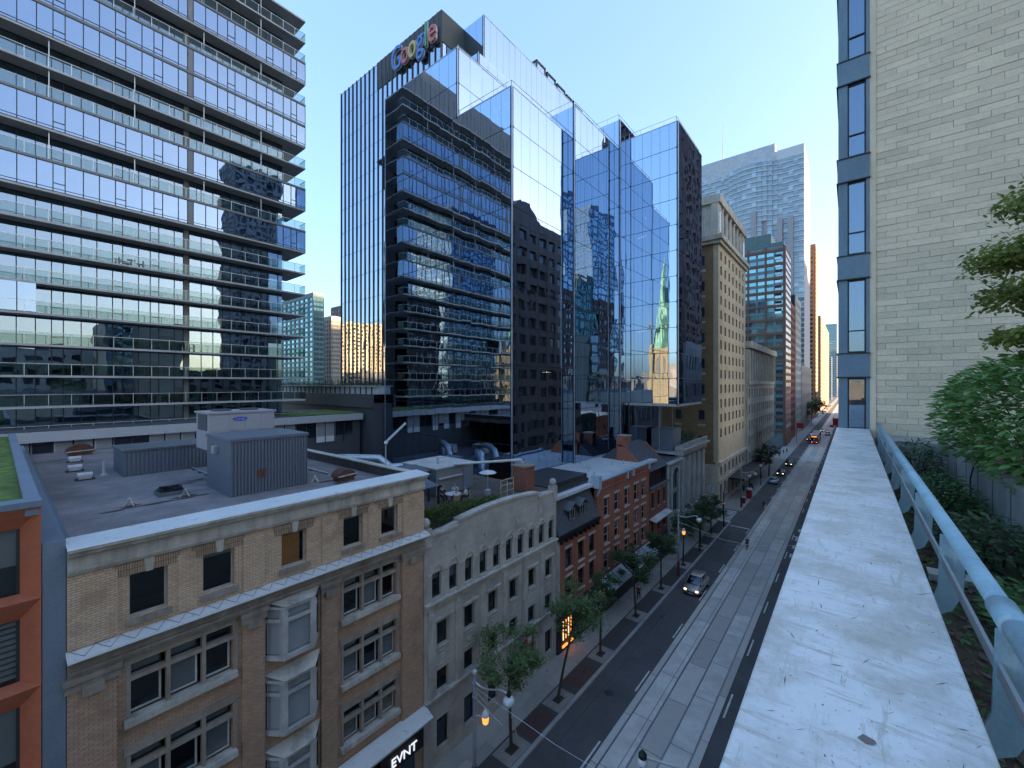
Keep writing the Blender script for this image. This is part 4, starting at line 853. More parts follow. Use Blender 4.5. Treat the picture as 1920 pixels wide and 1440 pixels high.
for i, (xx, zz_) in enumerate([(-23.6,12+5.2*k) for k in range(8)] + [(-28.2,12+5.2*k) for k in range(8)]):
    o = piece('window', pg_dark, Ht, *HB.b(xx-.55,xx+.55,.02,.06,zz_,zz_+1.9)); piece('sill', hotelst, o, *HB.b(xx-.7,xx+.7,.0,.2,zz_-.25,zz_-.02))
MB().box(-44.3,XF+.9,ha_-.9,hb_+.5,zc,zc+.9).box(-44.2,XF+.5,ha_-.5,hb_+.4,zc-.7,zc).build('cornice', hotelst, Ht)
MB().box(-44,XF-1.3,ha_+.6,hb_-.3,zc+.9,61.2).build('attic_wall', hotelst, Ht)
MB().box(-44.2,XF+.3,ha_+.1,hb_+.2,60.6,62.2).build('attic_cornice', hotelst, Ht)
for k in range(6):
    y = ha_+4.6+3.62*k; MB().lathe([(.75,0),(.62,.4),(.55,6.1),(.75,6.7)], (XF-.6,y,zc+.9), 12).build('column', hotelst, Ht)
    if k < 5: piece('window', pg_dark, Ht, *F.b(y+1.0,y+2.6,-1.29,-1.22,zc+1.6,zc+6.2))
for y in (ha_+1.6, hb_-1.8): MB().box(*F.b(y-1.4,y+1.4,-1.4,-.1,zc+.9,60.6)).build('end_pavilion', hotelst, Ht); piece('window', pg_dark, Ht, *F.b(y-.6,y+.6,-.08,-.04,zc+2,zc+6))
MB().box(*F.b(ha_-.3,hb_,-.5,.5,8.3,8.9)).box(*F.b(ha_-.3,hb_,-.5,.2,4.8,5.3)).build('base_cornice', hotelst, Ht)
mb = MB(); wall(F, mb, ha_, hb_, 0, 8.3, .5, [(a-.3,b+.3,.6,4.2) for a,b in hw] + [(a,b,5.8,7.7) for a,b in hw]); mb.build('base_wall', hotelst, Ht)
MB().box(-40,XF-.01,ha_-.25,ha_,0,8.3).build('base_side', hotelst, Ht)
for a,b in hw: piece('shop_window', pg_dark, Ht, *F.b(a-.3,b+.3,-.4,-.3,.6,4.2)); piece('window', pg_dark, Ht, *F.b(a,b,-.35,-.3,5.8,7.7))
# ornate stone building beyond the hotel
tower('ornate_stone_building', 'ornate beige stone building with pilasters and heavy cornice beyond the hotel', -40, XF, 117.6, 162, 0, 33, [('+X',12)], 7, hotelst, pg_dark, 'building', .45, .4, .5, zr=(4,32))
Oc = bpy.data.objects['ornate_stone_building']
MB().box(-40,XF+1.3,117.4,162.4,33.4,35).box(-40,XF+.8,117.5,162.2,24.3,25.2).build('cornice', hotelst, Oc)
for k in range(13): MB().box(*F.b(118+3.66*k-.4,118+3.66*k+.4,.5,.85,25.2,33)).build('pilaster', hotelst, Oc)
aw2 = thing('hotel_canopy', (XF+2, 112, 4), 'dark entrance canopy running along the hotel base', 'canopy'); MB().box(*F.b(98,131,.3,3.2,4.2,4.6)).build('slab', blackm, aw2); MB().box(*F.b(98,131,3.2,3.3,4.0,4.7)).build('fascia', darkstone, aw2)
# teal windowed brick tower
brownb = brickM('brown red brick far', (.20,.115,.09), (.24,.135,.105), (.17,.10,.08), .4, .2, .02, bump=.1)
tt = tower('teal_window_tower', 'brick gridded apartment tower with teal spandrels and corner balconies', -42, XF, 193.5, 212, 0, 78.5, [('-Y',7)], 26, M('teal grey panel', (.17,.24,.26), .6), pg_teal, 'tower', .22, .42, .3, zr=(6,77))
FB = Face('-Y', 193.5)
for k in range(8): piece('brick_pier', brownb, tt, *FB.b(-42.4+6.1*k*.5*1.0-.0 if False else -42+3.07*k-.3-(.4 if k==0 else 0), -42+3.07*k+.3, .3, .62, 0, 78.5)) if k % 2 == 1 or k in (0,7) else None
for r in range(14): piece('brick_band', brownb, tt, *FB.b(-42, XF+.3, .3, .56, 5.4+5.46*r, 6.4+5.46*r))
MB().box(XF,XF+.5,193.3,212,0,78.5).build('street_wall', brownb, tt)
for r in range(26):
    for k in range(5): piece('window', pg_pale, tt, *Face('+X',XF+.5).b(195+3.4*k,196.8+3.4*k,0,.05,7+2.73*r,8.5+2.73*r))
for r in range(8): piece('balcony_recess', blackm, tt, *FB.b(XF-3.0,XF-.8,.30,.36,52+3.05*r,53.9+3.05*r)); piece('balcony_glass', pg_pale, tt, *FB.b(XF-3.0,XF-.8,.37,.42,52+3.05*r,52.9+3.05*r))
MB().box(-42,XF-4.5,195,211,78.5,84.5).box(XF-4.5,XF-.2,195,211,78.5,80.6).build('penthouse', M('green copper panel', (.12,.20,.20), .6), tt)
# filler stone fronts further down
tower('dark_stone_tower', 'dark brick office slab beyond the teal windowed tower', -44, XF-.4, 212.2, 236, 0, 60, [('+X',8)], 17, redb2, pg_dark, 'tower', .4, .4)
tower('grey_stone_tower', 'grey stone bank tower with stepped cornice down the street', -46, XF-.2, 236.2, 262, 0, 66, [('+X',8)], 16, graystone, pg_dark, 'tower', .5, .4)
tower('plain_grey_block', 'plain grey concrete block near the end of the far street side', -46, XF, 262.2, 330, 0, 34, [('+X',12)], 5, darkstone, pg_dark, 'building', .7, .6)
# big pale condominium behind, curved glass centre
bigw = M('pale mauve grey concrete', (.40,.375,.385), .8, var=.05)
Bg = thing('curved_condo_tower', (-46, 300, 0), 'huge pale glass condominium tower with curved centre and sloping crown', 'tower')
BY = 281.0; bx0, bx1_ = -75.0, -20.3; BF = Face('-Y', BY)
MB().box(bx0,bx1_,BY,BY+40,0,150).build('core', bigw, Bg)
pts = []
def bulge(x): 
    t = (x - (-46))/13.0; return 5.0*max(0, 1-t*t)
bandm = M('white slab edge', (.62,.65,.66), .7, var=.05); bandg = paneM('curved tower glass', (.34,.42,.46), .3, rnd=.35)
for r in range(45):
    z = 24 + r*2.85
    for k in range(22):
        x = bx0 + (bx1_-bx0)*k/22; x2 = bx0 + (bx1_-bx0)*(k+1)/22; d = bulge((x+x2)/2); top = z > 118
        if not top and k in (4,7,12,14,17,19): continue
        if top: d = max(d, .3) 
        if r*22+k < 1000 and (z > 60): 
            if (r*22+k) % 3 == 0 and z < 152 and len(KIDS.setdefault('_bg', [])) < 290: KIDS['_bg'].append(piece('window', bandg, Bg, *BF.b(x+.15,x2-.15,d+.05,d+.35,z+.7,z+2.6)))
gl = MB(); bd_ = MB()
for r in range(45):
    z = 24 + r*2.85
    for k in range(22):
        x = bx0 + (bx1_-bx0)*k/22; x2 = bx0 + (bx1_-bx0)*(k+1)/22; d = bulge((x+x2)/2)
        if z > 118 or k not in (4,7,12,14,17,19): gl.box(*BF.b(x,x2,.0,d+.1,z+.6,z+2.7)); bd_.box(*BF.b(x,x2,0,d+.5,z-.15,z+.6))
tag(gl.build('glazing', bandg, Bg), kind='stuff'); tag(bd_.build('slab_edges', bandm, Bg), kind='stuff')
for k in (4,7,12,14,17,19):
    x = bx0 + (bx1_-bx0)*k/22; MB().box(*BF.b(x,x+(bx1_-bx0)/22,0,6.2 if k in (7,12) else 3.0,0,118+(6 if k in (7,12) else 0))).build('pier', bigw, Bg)
MB().prism([(bx0,BY-.5,150),(-34,BY-.5,150),(-34,BY-.5,162),(bx0,BY-.5,162)], (0,6,0)).build('crown_wall', M('crown grey panel', (.52,.56,.59), .7), Bg)
MB().box(-34,bx1_,BY,BY+30,150,157.5).build('crown_block', bandm, Bg)
MB().tube([(-63,BY+8,150),(-63,BY+8,190)], [.5,.12], 6).build('antenna', whitewood, Bg)
KIDS.pop('_bg', None)
# brown towers at the end of the street
brs = M('brown stone cladding', (.30,.165,.095), .7, var=.08); brd = M('dark brown granite', (.12,.07,.05), .5)
tower('brown_granite_tower', 'slender brown granite tower with dotted window slot beyond the condominium', -52, XF, 372, 396, 0, 125, [('-Y',6),('+X',4)], 38, brs, pg_dark, 'tower', .5, .45, .4)
tower('stepped_brown_tower', 'stepped sunlit brown tower closing the view of the street', -60, XF-2, 470, 640, 0, 86, [('-Y',9),('+X',20)], 24, brs, pg_dark, 'tower', .55, .5, .8, cap=280)
tower('hazy_teal_tower', 'pale teal glass tower at the very end of the street', -58, -22, 1000, 1040, 0, 138, [('-Y',12)], 40, M('hazy panel', (.35,.42,.45), .7), pg_teal, 'tower', .3, .5, .4, cap=250)
tower('hazy_white_tower', 'small white gridded tower in front of the hazy teal one', -48, -24, 800, 830, 0, 66, [('-Y',8)], 20, M('white panel far', (.55,.55,.53), .8), pg_dark, 'tower', .3, .5, .4, cap=160)
# ---------------------------------------------------------------- far skyline between condo and mirror tower
def far(u0, u1, vtop, t, name, label, wm, gm, nc, nr, pf, sf, depth=5, faces=('-Y','+X')):
    d0, d1 = ray(u0, 720), ray(u1, 720); x0, y0_ = d0[0]*t, d0[1]*t; x1 = d1[0]*(y0_/d1[1])
    z1 = CAM_H + (VC-vtop)/FPX*t
    return tower(name, label, x0, x1, y0_, y0_+depth, 0, z1, [(f, nc) for f in faces], nr, wm, gm, 'tower', pf, sf, .4, cap=300)
far(530, 588, 566, 230, 'teal_condo_tower', 'teal glass apartment tower seen beside the balconied condominium', M('teal tower frame', (.12,.20,.21), .6), pg_teal, 7, 26, .25, .35)
far(590, 622, 600, 250, 'beige_apartment_tower', 'beige concrete apartment tower on the skyline', M('beige tower concrete', (.42,.38,.32), .85), pg_dark, 7, 24, .5, .45)
far(622, 655, 578, 270, 'brown_apartment_tower', 'brown brick apartment tower beside the finned glass facade', M('mauve brown brick', (.17,.12,.12), .85), pg_pale, 6, 30, .5, .5)
# towers behind the condominium that show only in the finned glass
sand = M('sandstone panels', (.52,.42,.30), .8)
tower('sandstone_apartment_tower', 'sunlit sandstone apartment tower mirrored left in the finned glass', -462, -441, -190, -167, 0, 94, [('+Y',6),('+X',5)], 20, sand, pg_dark, 'tower', .4, .5)
tower('sandstone_apartment_tower', 'sunlit stepped apartment tower mirrored right in the finned glass', -470, -432, -240, -205, 0, 97, [('+Y',8),('+X',5)], 20, sand, pg_dark, 'tower', .4, .5)

# ---------------------------------------------------------------- balconied condominium
Cd = thing('glass_condominium', (-72, 8, 0), 'grey glass condominium with long projecting balconies floor by floor', 'building')
CX = -59.6; CF = Face('+X', CX); CI = Face('+X', CX-1.75)
KZ = lambda k: 31.13 + 2.95*k
c0, cW, cE = -9.0, 25.05, 27.4
flush = {4, 6, 9, 10, 12}
mod = []; y = c0; pat = [(1.15,'w'),(1.2,'w'),(.8,'t'),(1.3,'w'),(1.0,'w'),(.75,'t'),(1.4,'w'),(.85,'d'),(.55,'p'),(1.2,'w'),(1.2,'w'),(1.05,'w'),(.8,'t'),(1.25,'w')]; i = 0
while y < cE-.3:
    wd, kd = pat[i % len(pat)]; mod.append((y, min(y+wd, cE), kd)); y += wd; i += 1
MB().box(-85,CX-6,c0,cW-.2,0,KZ(15)).build('core', roomm, Cd)
panes = []; fr = MB(); sl = MB(); sf_ = MB(); bl1, bl2, bl3 = MB(), MB(), MB(); posts = MB(); bpan = []; sp = MB(); louv = MB(); hr = MB()
cr = random.Random(11)
for k in range(-4, 15):
    z0, z1 = KZ(k), KZ(k+1); fl_ = k in flush
    sl.box(CX-6.2, CX, c0, cE, z0-.2, z0); 
    Fc = CF if fl_ else CI; off = -.03
    za, zb = z0+.02, z1-.22
    if fl_: sp.box(*Fc.b(c0, cE, -.05, .03, z1-.2, z1+.03))
    if fl_: MBs = louv; 
    for (a, b, kd) in mod:
        part_flush = (k == 0 and b < 3.2)
        Fp = CF if (fl_ or part_flush) else CI
        if not fl_ and a > cW-.4: continue
        b = min(b, cE if fl_ else cW)
        fr.box(*Fp.b(a-.035, a+.035, -.12, .02, za, zb)); 
        if kd == 'p' and not (fl_ and cr.random()<.3): piece('infill_panel', spandm, Cd, *Fp.b(a+.035, b-.035, -.08, -.02, za, zb)); continue
        if fl_: panes.append((Fp, a+.035, b-.035, za+.32, zb)); panes.append((Fp, a+.035, b-.035, za+.04, za+.28)); fr.box(*Fp.b(a, b, -.1, .01, za+.28, za+.32))
        else: panes.append((Fp, a+.035, b-.035, za+.04, zb))
        if kd == 't': h_ = za + (zb-za)*.3; fr.box(*Fp.b(a, b, -.1, .015, h_-.03, h_+.03))
        q = cr.random(); tgt = bl1 if q < (.72 if k < 3 else .5) else bl2 if q < .84 else None
        if tgt is not None: tgt.box(*Fp.b(a+.03, b-.03, -.38, -.34, zb-(zb-za)*cr.choice([1,1,1,.6,.35]), zb))
    fr.box(*Fc.b(c0, cE if fl_ else cW, -.12, .02, za-.0, za+.05)); fr.box(*Fc.b(c0, cE if fl_ else cW, -.12, .02, zb-.05, zb))
    if fl_: # end wall of the flush floors
        fr.box(CX-1.75, CX, cE-.05, cE, za, za+.06); fr.box(CX-.06, CX, cE-.06, cE, za, zb)
        panes.append(('end', CX-1.75, CX, za, zb))
    else:
        y = c0
        while y < cE-.1:
            e = min(y+1.52, cE); bpan.append((CF.b(y+.02, e-.02, -.06, -.045, z0+.08, z0+1.08))); posts.box(*CF.b(y-.02, y+.02, -.075, -.03, z0-.15, z0+1.1)); y += 1.52
        bpan.append((CX-1.7, CX-.06, cE-.05, cE-.035, z0+.08, z0+1.08)); hr.box(CX-1.75, CX-.03, cE-.07, cE-.02, z0+1.08, z0+1.12)
        hr.box(*CF.b(c0, cE, -.08, -.02, z0+1.08, z0+1.12))
        for yy in (3.2, 9.4, 15.6, 21.8):
            if k >= 5: posts.box(*CF.b(yy-.03, yy+.03, -.35, -.29, z0, z1-.2))
n_p = 0; rest = MB(); rest2 = MB()
for p_ in sorted([p for p in panes if p[0] != 'end'], key=lambda q: -(q[2]-q[1])*(q[4]-q[3])*(1 if q[1] > -1 else .1)*(1.5 if q[0] is CF else 1)):
    Fp, a, b, z0, z1 = p_
    if n_p < 300: piece('pane', condoglass2 if Fp is CF else condoglass, Cd, *Fp.b(a, b, -.06, -.035, z0, z1), rot=(cr.uniform(-.0015,.0015),cr.uniform(-.002,.002),cr.uniform(-.003,.003))); n_p += 1
    else: (rest2 if Fp is CF else rest).box(*Fp.b(a, b, -.06, -.035, z0, z1))
for p_ in [p for p in panes if p[0] == 'end']: rest.box(p_[1], p_[2]-.07, cE-.045, cE-.02, p_[3], p_[4])
tag(rest.build('panes_beyond', condoglass, Cd), kind='stuff')
if rest2.v: tag(rest2.build('flush_panes_beyond', condoglass2, Cd), kind='stuff')
rest = MB()
for i, q in enumerate(sorted(bpan, key=lambda q: -q[2])):
    if i < 250: piece('balcony_glass', balcglass, Cd, *q)
    else: rest.box(*q)
if rest.v: tag(rest.build('balcony_glass_beyond', balcglass, Cd), kind='stuff')
fr.build('window_framing', frame_dk, Cd); sl.build('floor_slabs', slabc, Cd); sp.build('slab_cover_strips', spandm, Cd)
tag(bl1.build('curtains', curtw, Cd), kind='stuff'); tag(bl2.build('grey_curtains', curtg, Cd), kind='stuff'); posts.build('balcony_posts', steel, Cd); hr.build('handrails', steel, Cd)
# roof levels
MB().box(-85, CX, c0, cE, KZ(15)-.2, KZ(15)).build('roof_slab', slabc, Cd)
MB().box(-85, CX-1.9, c0, 24.0, KZ(15), KZ(15)+5.2).build('mechanical_penthouse', spandm, Cd)
MB().box(-85, CX-4, c0, 20.5, KZ(15)+5.2, KZ(15)+9).build('mechanical_penthouse', spandm, Cd)
for k in range(28): piece('roof_panel_joint', frame_dk, Cd, *Face('+X',CX-1.9).b(c0+k*1.2, c0+k*1.2+.05, 0, .03, KZ(15), KZ(15)+5.2))
# balcony furniture
wick = M('dark wicker', (.03,.025,.022), .9)
def settee(y, z, w_, label):
    g = thing('balcony_chair', (CX-.8,y,z), label, 'chair', 'dark wicker seats on the balconies')
    MB().box(CX-1.1,CX-.4,y,y+w_,z+.25,z+.42).build('seat', wick, g); MB().box(CX-.42,CX-.3,y,y+w_,z+.25,z+.82).build('backrest', wick, g)
    for a in (y+.04, y+w_-.1): MB().box(CX-1.1,CX-.4,a,a+.07,z+.0,z+.6).build('arm', wick, g)
for i, (y, w_) in enumerate(((6.2,1.5),(8.3,.8),(9.4,.8),(10.4,.8),(12.2,1.4))): settee(y, KZ(-3), w_, ['dark wicker settee at the left of the row of five on a low balcony','first single wicker chair after the left settee','middle single wicker chair of the low balcony row','third single wicker chair of the low balcony row','dark wicker settee at the right of the row of five on a low balcony'][i])
for i, (y, k) in enumerate(((17.5,-2),(13.8,-1),(9.2,2),(19.0,0),(22.5,-2))):
    g = thing('balcony_table', (CX-.8,y,KZ(k)), ['round cafe table on the balcony above the wicker row','cafe table two balconies above the wicker row','cafe table high up near the reflected tower','cafe table on the fourth balcony from the fascia','cafe table at the corner end of a low balcony'][i], 'table', 'cafe tables on the balconies')
    MB().lathe([(.25,0),(.04,.04),(.04,.68),(.4,.69),(.4,.73)], (CX-.8,y,KZ(k)), 12).build('top_and_stem', darkm, g)
    for s in (-1,1): MB().box(CX-1.05,CX-.6,y+s*.75-.22,y+s*.75+.22,KZ(k)+.42,KZ(k)+.47).box(CX-1.05,CX-.6,y+s*.97-.03,y+s*.97+.03,KZ(k),KZ(k)+.85).build('stool', darkm, g)
# podium of the condominium
Pd = thing('condominium_podium', (-57, 14, 0), 'low podium with light grey fascia band below the balconies', 'building')
PX = -55.2; PF = Face('+X', PX)
MB().box(-70,PX-.6,-10,33.5,0,20.2).build('wall', charc, Pd); MB().box(*PF.b(-10,33.5,-.6,.25,19.3,20.15)).build('fascia', whiteband, Pd)
for k in range(26):
    y = -2+k*1.32; o = piece('window', winglass, Pd, *PF.b(y+.06,y+1.24,-.5,-.45,17.3,19.15)); piece('frame', frame_dk, o, *PF.b(y-.04,y+.06,-.5,-.3,17.2,19.3))
    if cr.random() < .6: piece('blind', blindm, o, *PF.b(y+.1,y+1.2,-.58,-.55,17.3+cr.choice([0,0,.6]),19.15))
MB().box(-66,PX-.5,24,33.3,20.2,20.32).build('green_roof', turf, Pd)
Py = thing('charcoal_podium', (-62,38,0), 'charcoal clad podium with planted roof terrace below the far towers', 'building')
PB = Face('-Y', 31.0)
MB().box(-98,-53.2,34.0,40.9,0,21.6).build('wall', charc, Py); MB().box(-98,-53.0,33.6,34.0,21.0,22.9).build('upper_wall', charc, Py); MB().box(-98,-53.0,34.6,40.9,22.9,24.0).build('clerestory', curtw, Py)
for k in range(30): piece('clerestory_post', frame_dk, Py, -98+k*1.5, -97.8+k*1.5, 34.5, 34.6, 22.9, 24.0)
MB().box(-98,-52.9,34.2,40.9,24.0,24.15).build('roof_edge', slabc, Py)
tp = MB(); foliage(tp, 1600, lambda r: ((-97+44*r.random(), 34.6+r.random()*1.2, 24.2+.5*r.random()**2), None), .28, random.Random(9)); tg = tag(tp.build('planting', leaf_b, Py), kind='stuff')
for k in range(23): piece('rail_post', blackm, Py, -97.6+k*2, -97.54+k*2, 34.3, 34.36, 24.15, 25.2)
piece('rail_bar', blackm, Py, -98, -53, 34.3, 34.35, 25.2, 25.25)

# ---------------------------------------------------------------- stepped mirror-glass office tower
KG = 1.08
Mt = thing('mirror_glass_tower', (-48, 58, 0), 'stepped blue mirror glass office tower with sign on its crown', 'tower')
YA = 33*KG; XA = onY(960,160,YA)[0]; zA = onY(960,160,YA)[2]; FH = 4.06*KG
XL = onY(722,193,YA)[0]; XU1 = onY(858,88,YA)[0]; zU1 = onY(858,88,YA)[2]
YB = onX(1065,300,XA)[1]; XB, _, zB = onY(1077,197,YB)
YC = onX(1151.7,270,XB)[1]; XC, _, zC = onY(1163,223,YC)
YD = onX(1173.5,265,XC)[1]; XD, _, zD = onY(1272,226,YD); zDb = onY(1272,758,YD)[2]; YDe = onX(1316,293,XD)[1]
YF = 38*KG; XFl = onY(640,182,YF)[0]; XFr, _, zF = onY(828,18,YF)
Y2 = onX(870,60,XFr)[1]; X2, _, z2 = onY(906.7,27,Y2)
Yb = YF+.6; Xb, _, zb_ = onY(897,97,Yb)
FD = (zD-zDb)/11.0
gfaces = []; mul = MB(); gr = random.Random(21); gp = []
def gface(fc, plane, a0, a1, z0, z1, pw, fh, pri, ztop=None, seam=.32, mat_=None):
    Fc = Face(fc, plane); n = max(1, round((a1-a0)/pw)); w_ = (a1-a0)/n; zt = ztop if ztop is not None else z1
    zs = [z1]; z = zt
    while z > z0+.3:
        z -= fh
        if z < z1-.3: zs.append(max(z, z0))
    if zs[-1] > z0+.01: zs.append(z0)
    for j in range(len(zs)-1):
        hi, lo = zs[j], zs[j+1]
        mul.box(*Fc.b(a0, a1, -.30, -.07, lo-.16, lo+.16))
        for i in range(n): gp.append((pri, Fc, a0+w_*i+.018, a0+w_*(i+1)-.018, lo+.035, hi-.035, mat_ or googlass))
    for i in range(n+1): c = a0+w_*i; mul.box(*Fc.b(max(a0,c-.05), min(a1,c+.05), -.26, -.06, z0, z1))
zb0 = 12.7
gface('-Y', YA, XL, XA, zb0, zA, 1.62, FH, 0); gface('-Y', YA, XL, XU1, zA, zU1, 1.62, FH*.98, 0)
gface('+X', XA, YA, YB, zb0, zA, 1.66, FH, 1)
gface('+X', XU1, YA, YA+22, zA, zU1, 2.2, FH*.98, 2)
gface('-Y', YB, XA, XB, zb0, zB, 1.0, FH, 2, seam=.2); gface('-Y', YB, XA-7, XA, zA, zB, 1.7, FH, 2); gface('+X', XB, YB, YC, zb0, zB, 1.66, FH, 1)
gface('-Y', YC, XB, XC, zb0, zC, 1.0, FH, 3); gface('-Y', YC, XB-5.5, XB, zB, zC, 1.8, FH, 2); gface('+X', XC, YC, YD, zb0, zC, 1.5, FH, 3); gface('+X', XC, YD, YD+9, zD, zC, 1.5, FH, 3)
gface('-Y', YD, XC, XD, zDb, zD, 1.4, FD, 0); gface('+X', XD, YD, YDe, zDb, zD, 1.6, FD, 1)
gface('+X', XC+.6, YD, YDe+2, zb0, zDb, 1.6, FD, 3); gface('-Y', YD+.5, XC, XC+.6, zb0, zDb, .6, FD, 4)
gface('-Y', Yb, XFr, Xb, zU1-2, zb_, 1.6, FH, 3); gface('+X', Xb, Yb, Yb+22, zU1-2, zb_, 2.0, FH, 3)
gface('-Y', Y2, XFr-2, X2, zU1-4, z2, 1.6, 11, 2); gface('+X', X2, Y2, Y2+25.5, zb_-4, z2, 1.5, 11, 2, ztop=z2)
XW = -74.0
gface('-Y', YF, XFl, XL+3, 12, zF-.2, 1.34, FH, 4, mat_=finglass); gface('-Y', YF, XL+3, XFr, zU1-5, zF-.2, 1.34, FH, 4, mat_=finglass)
gp.sort(key=lambda q: q[0]); restg, restf = MB(), MB()
for i, (pri, Fc, a0, a1, z0, z1, m_) in enumerate(gp):
    if i < 300:
        tl = (gr.gauss(0,.0011), gr.gauss(0,.0011), gr.gauss(0,.0016))
        piece('pane', m_, Mt, *Fc.b(a0, a1, -.045, -.02, z0, z1), rot=tl)
    else:
        t1, t2 = gr.gauss(0,.0016)*(a1-a0), gr.gauss(0,.0013)*(z1-z0)
        (restf if m_ is finglass else restg).poly([Fc.pt(a0,-.02+t1+t2,z0), Fc.pt(a1,-.02-t1+t2,z0), Fc.pt(a1,-.02-t1-t2,z1), Fc.pt(a0,-.02+t1-t2,z1)] if Fc.f in ('-Y','+X') else [])
tag(restg.build('panes_beyond', googlass, Mt), kind='stuff'); tag(restf.build('finned_panes', finglass, Mt), kind='stuff')
mul.build('mullions', seamm, Mt)
ctm = M('pale corner trim', (.45,.52,.60), .35, metal=.6)
for x_, y_, za_, zb2 in ((XA,YA,zb0,zA),(XU1,YA,zA,zU1),(XB,YB,zb0,zB),(XC,YC,zb0,zC),(XD,YD,zDb,zD),(X2,Y2,zb_-4,z2),(Xb,Yb,zU1-2,zb_),(XL,YA,zb0,zU1)): piece('corner_trim', ctm, Mt, x_-.07, x_+.012, y_-.012, y_+.07, za_, zb2)
for x0_, x1_, y0_, y1_, z_ in ((XL,XU1,YA,YA,zU1),(XU1,XA,YA,YA,zA),(XA,XA,YA,YB,zA),(XB,XB,YB,YC,zB),(XC,XD,YD,YD,zD),(XD,XD,YD,YDe,zD),(X2,X2,Y2,Y2+25,z2),(XU1,XU1,YA,YA+21,zU1)): piece('parapet_trim', ctm, Mt, x0_-.06, x1_+.014, y0_-.014, y1_+.06, z_-.02, z_+.10)
slabm_ = M('office floor slab', (.10,.10,.11), .9); sl_ = MB(); z = zA
while z > 13:
    sl_.box(XL+.5, XA-.35, YA+.35, YA+9, z-.5, z-.16); sl_.box(XA-9, XB-.35, YB+.35, YC, z-.5, z-.16); z -= FH
z = zD - .01
while z > zDb+.5: sl_.box(XC+.2, XD-.35, YD+.35, YDe-.3, z-.5, z-.16); z -= FD
sl_.build('floor_slabs', slabm_, Mt)
MB().box(XFl+.3, XA-8.5, YA+9, Y2+26, 0, zU1-.3).box(XFl+.3, XFr-.3, YF+.4, Y2+26, 12, zF-.4).box(XFr-.5, X2-.35, Y2+.4, Y2+25.4, zU1-4, z2-.2).box(XA-8.6,XC-3,YC+.4,YD+14,0,zC-.3).box(XL+.4, XU1-.4, YA+.4, YA+22, zA+.1, zU1-.2).box(XA-8.6, XB-.4, YB+6, YC, zb0, zB-.3).box(XU1-3,Xb-.4,Yb+.4,Yb+22,zU1-2,zb_-.2).build('core', roomm, Mt)
MB().box(XC+.1,XC+.4,YD+.6,YDe+2,0,zDb).box(XC+.5,XD-.1,YD+4.5,YDe-.4,zDb+.1,zD-.4).build('inner_wall', roomm, Mt)
MB().box(XC,XD-.02,YD+.02,YDe,zDb-.35,zDb).build('soffit_edge', paleboard, Mt)
roofq = MB()
for x0, x1, y0, y1, z in ((XU1,XA,YA,YB,zA),(XL,XU1,YA,YA+22,zU1),(XA-7,XB,YB,YC,zB),(XB-5.5,XC,YC,YD+9,zC),(XC,XD,YD,YDe,zD),(XFl,XFr,YF,Y2+26,zF),(XFr-2,X2,Y2,Y2+25.5,z2)): roofq.box(x0+.05,x1-.05,y0+.05,y1-.05,z-.15,z-.02)
roofq.build('roofs', coppergrey, Mt)
def roofrail(parent, pts, z, h=1.0):
    mb = MB(); mb.tube([(p[0],p[1],z+h) for p in pts], .035, 5)
    for i in range(len(pts)-1):
        a, b = Vector(pts[i]), Vector(pts[i+1]); n = max(1, int((b-a).length/1.7))
        for k in range(n+1): p = a.lerp(b, k/n); mb.tube([(p.x,p.y,z-.05),(p.x,p.y,z+h)], .03, 4)
    return mb.build('roof_railing', steel, parent)
roofrail(Mt, [(XU1,YA+.4),(XA-.4,YA+.4),(XA-.4,YB)], zA); roofrail(Mt, [(XA-6.5,YB+.4),(XB-.4,YB+.4),(XB-.4,YC)], zB); roofrail(Mt, [(XB-5,YC+.4),(XC-.4,YC+.4),(XC-.4,YD+9)], zC); roofrail(Mt, [(XC+.4,YD+.4),(XD-.4,YD+.4),(XD-.4,YDe)], zD); roofrail(Mt, [(XU1-.4,YA+.4),(XU1-.4,YA+20)], zU1, .7); roofrail(Mt, [(X2+1,Y2-.3),(X2+1,Y2+24)], zb_-.2, .9)
FFin = Face('-Y', YF); finm = M('dark fin metal', (.05,.055,.075), .45, metal=.3)
x = XFl
k = 0
while x < XFr:
    zb__ = 13 if x < XL+2.5 else zU1-5
    piece('fin', finm, Mt, *FFin.b(x-.07, x+.07, -.02, .13, zb__, zF-(0 if x < onY(708,150,YF)[0] else 3.0))); x += 1.34; k += 1
XS = onY(708,150,YF)[0]
MB().box(*FFin.b(XS, XFr, -.1, .06, zF-4.6, zF)).build('sign_band', louvre, Mt)
k = 0
x = XS
while x < XFr: piece('band_rib', M('band rib', (.14,.145,.14), .6) if k == 0 else bpy.data.materials['band rib'], Mt, *FFin.b(x, x+.12, .06, .14, zF-4.6, zF)); x += 1.1; k += 1
MB().box(XFr-.1,XFr+.06,YF,Y2+3,zF-4.6,zF).build('sign_band_return', louvre, Mt)
gface2 = MB().box(XFr-.06,XFr-.02,YF,Y2,zU1-4,zF-4.6).build('return_glazing', finglass, Mt)
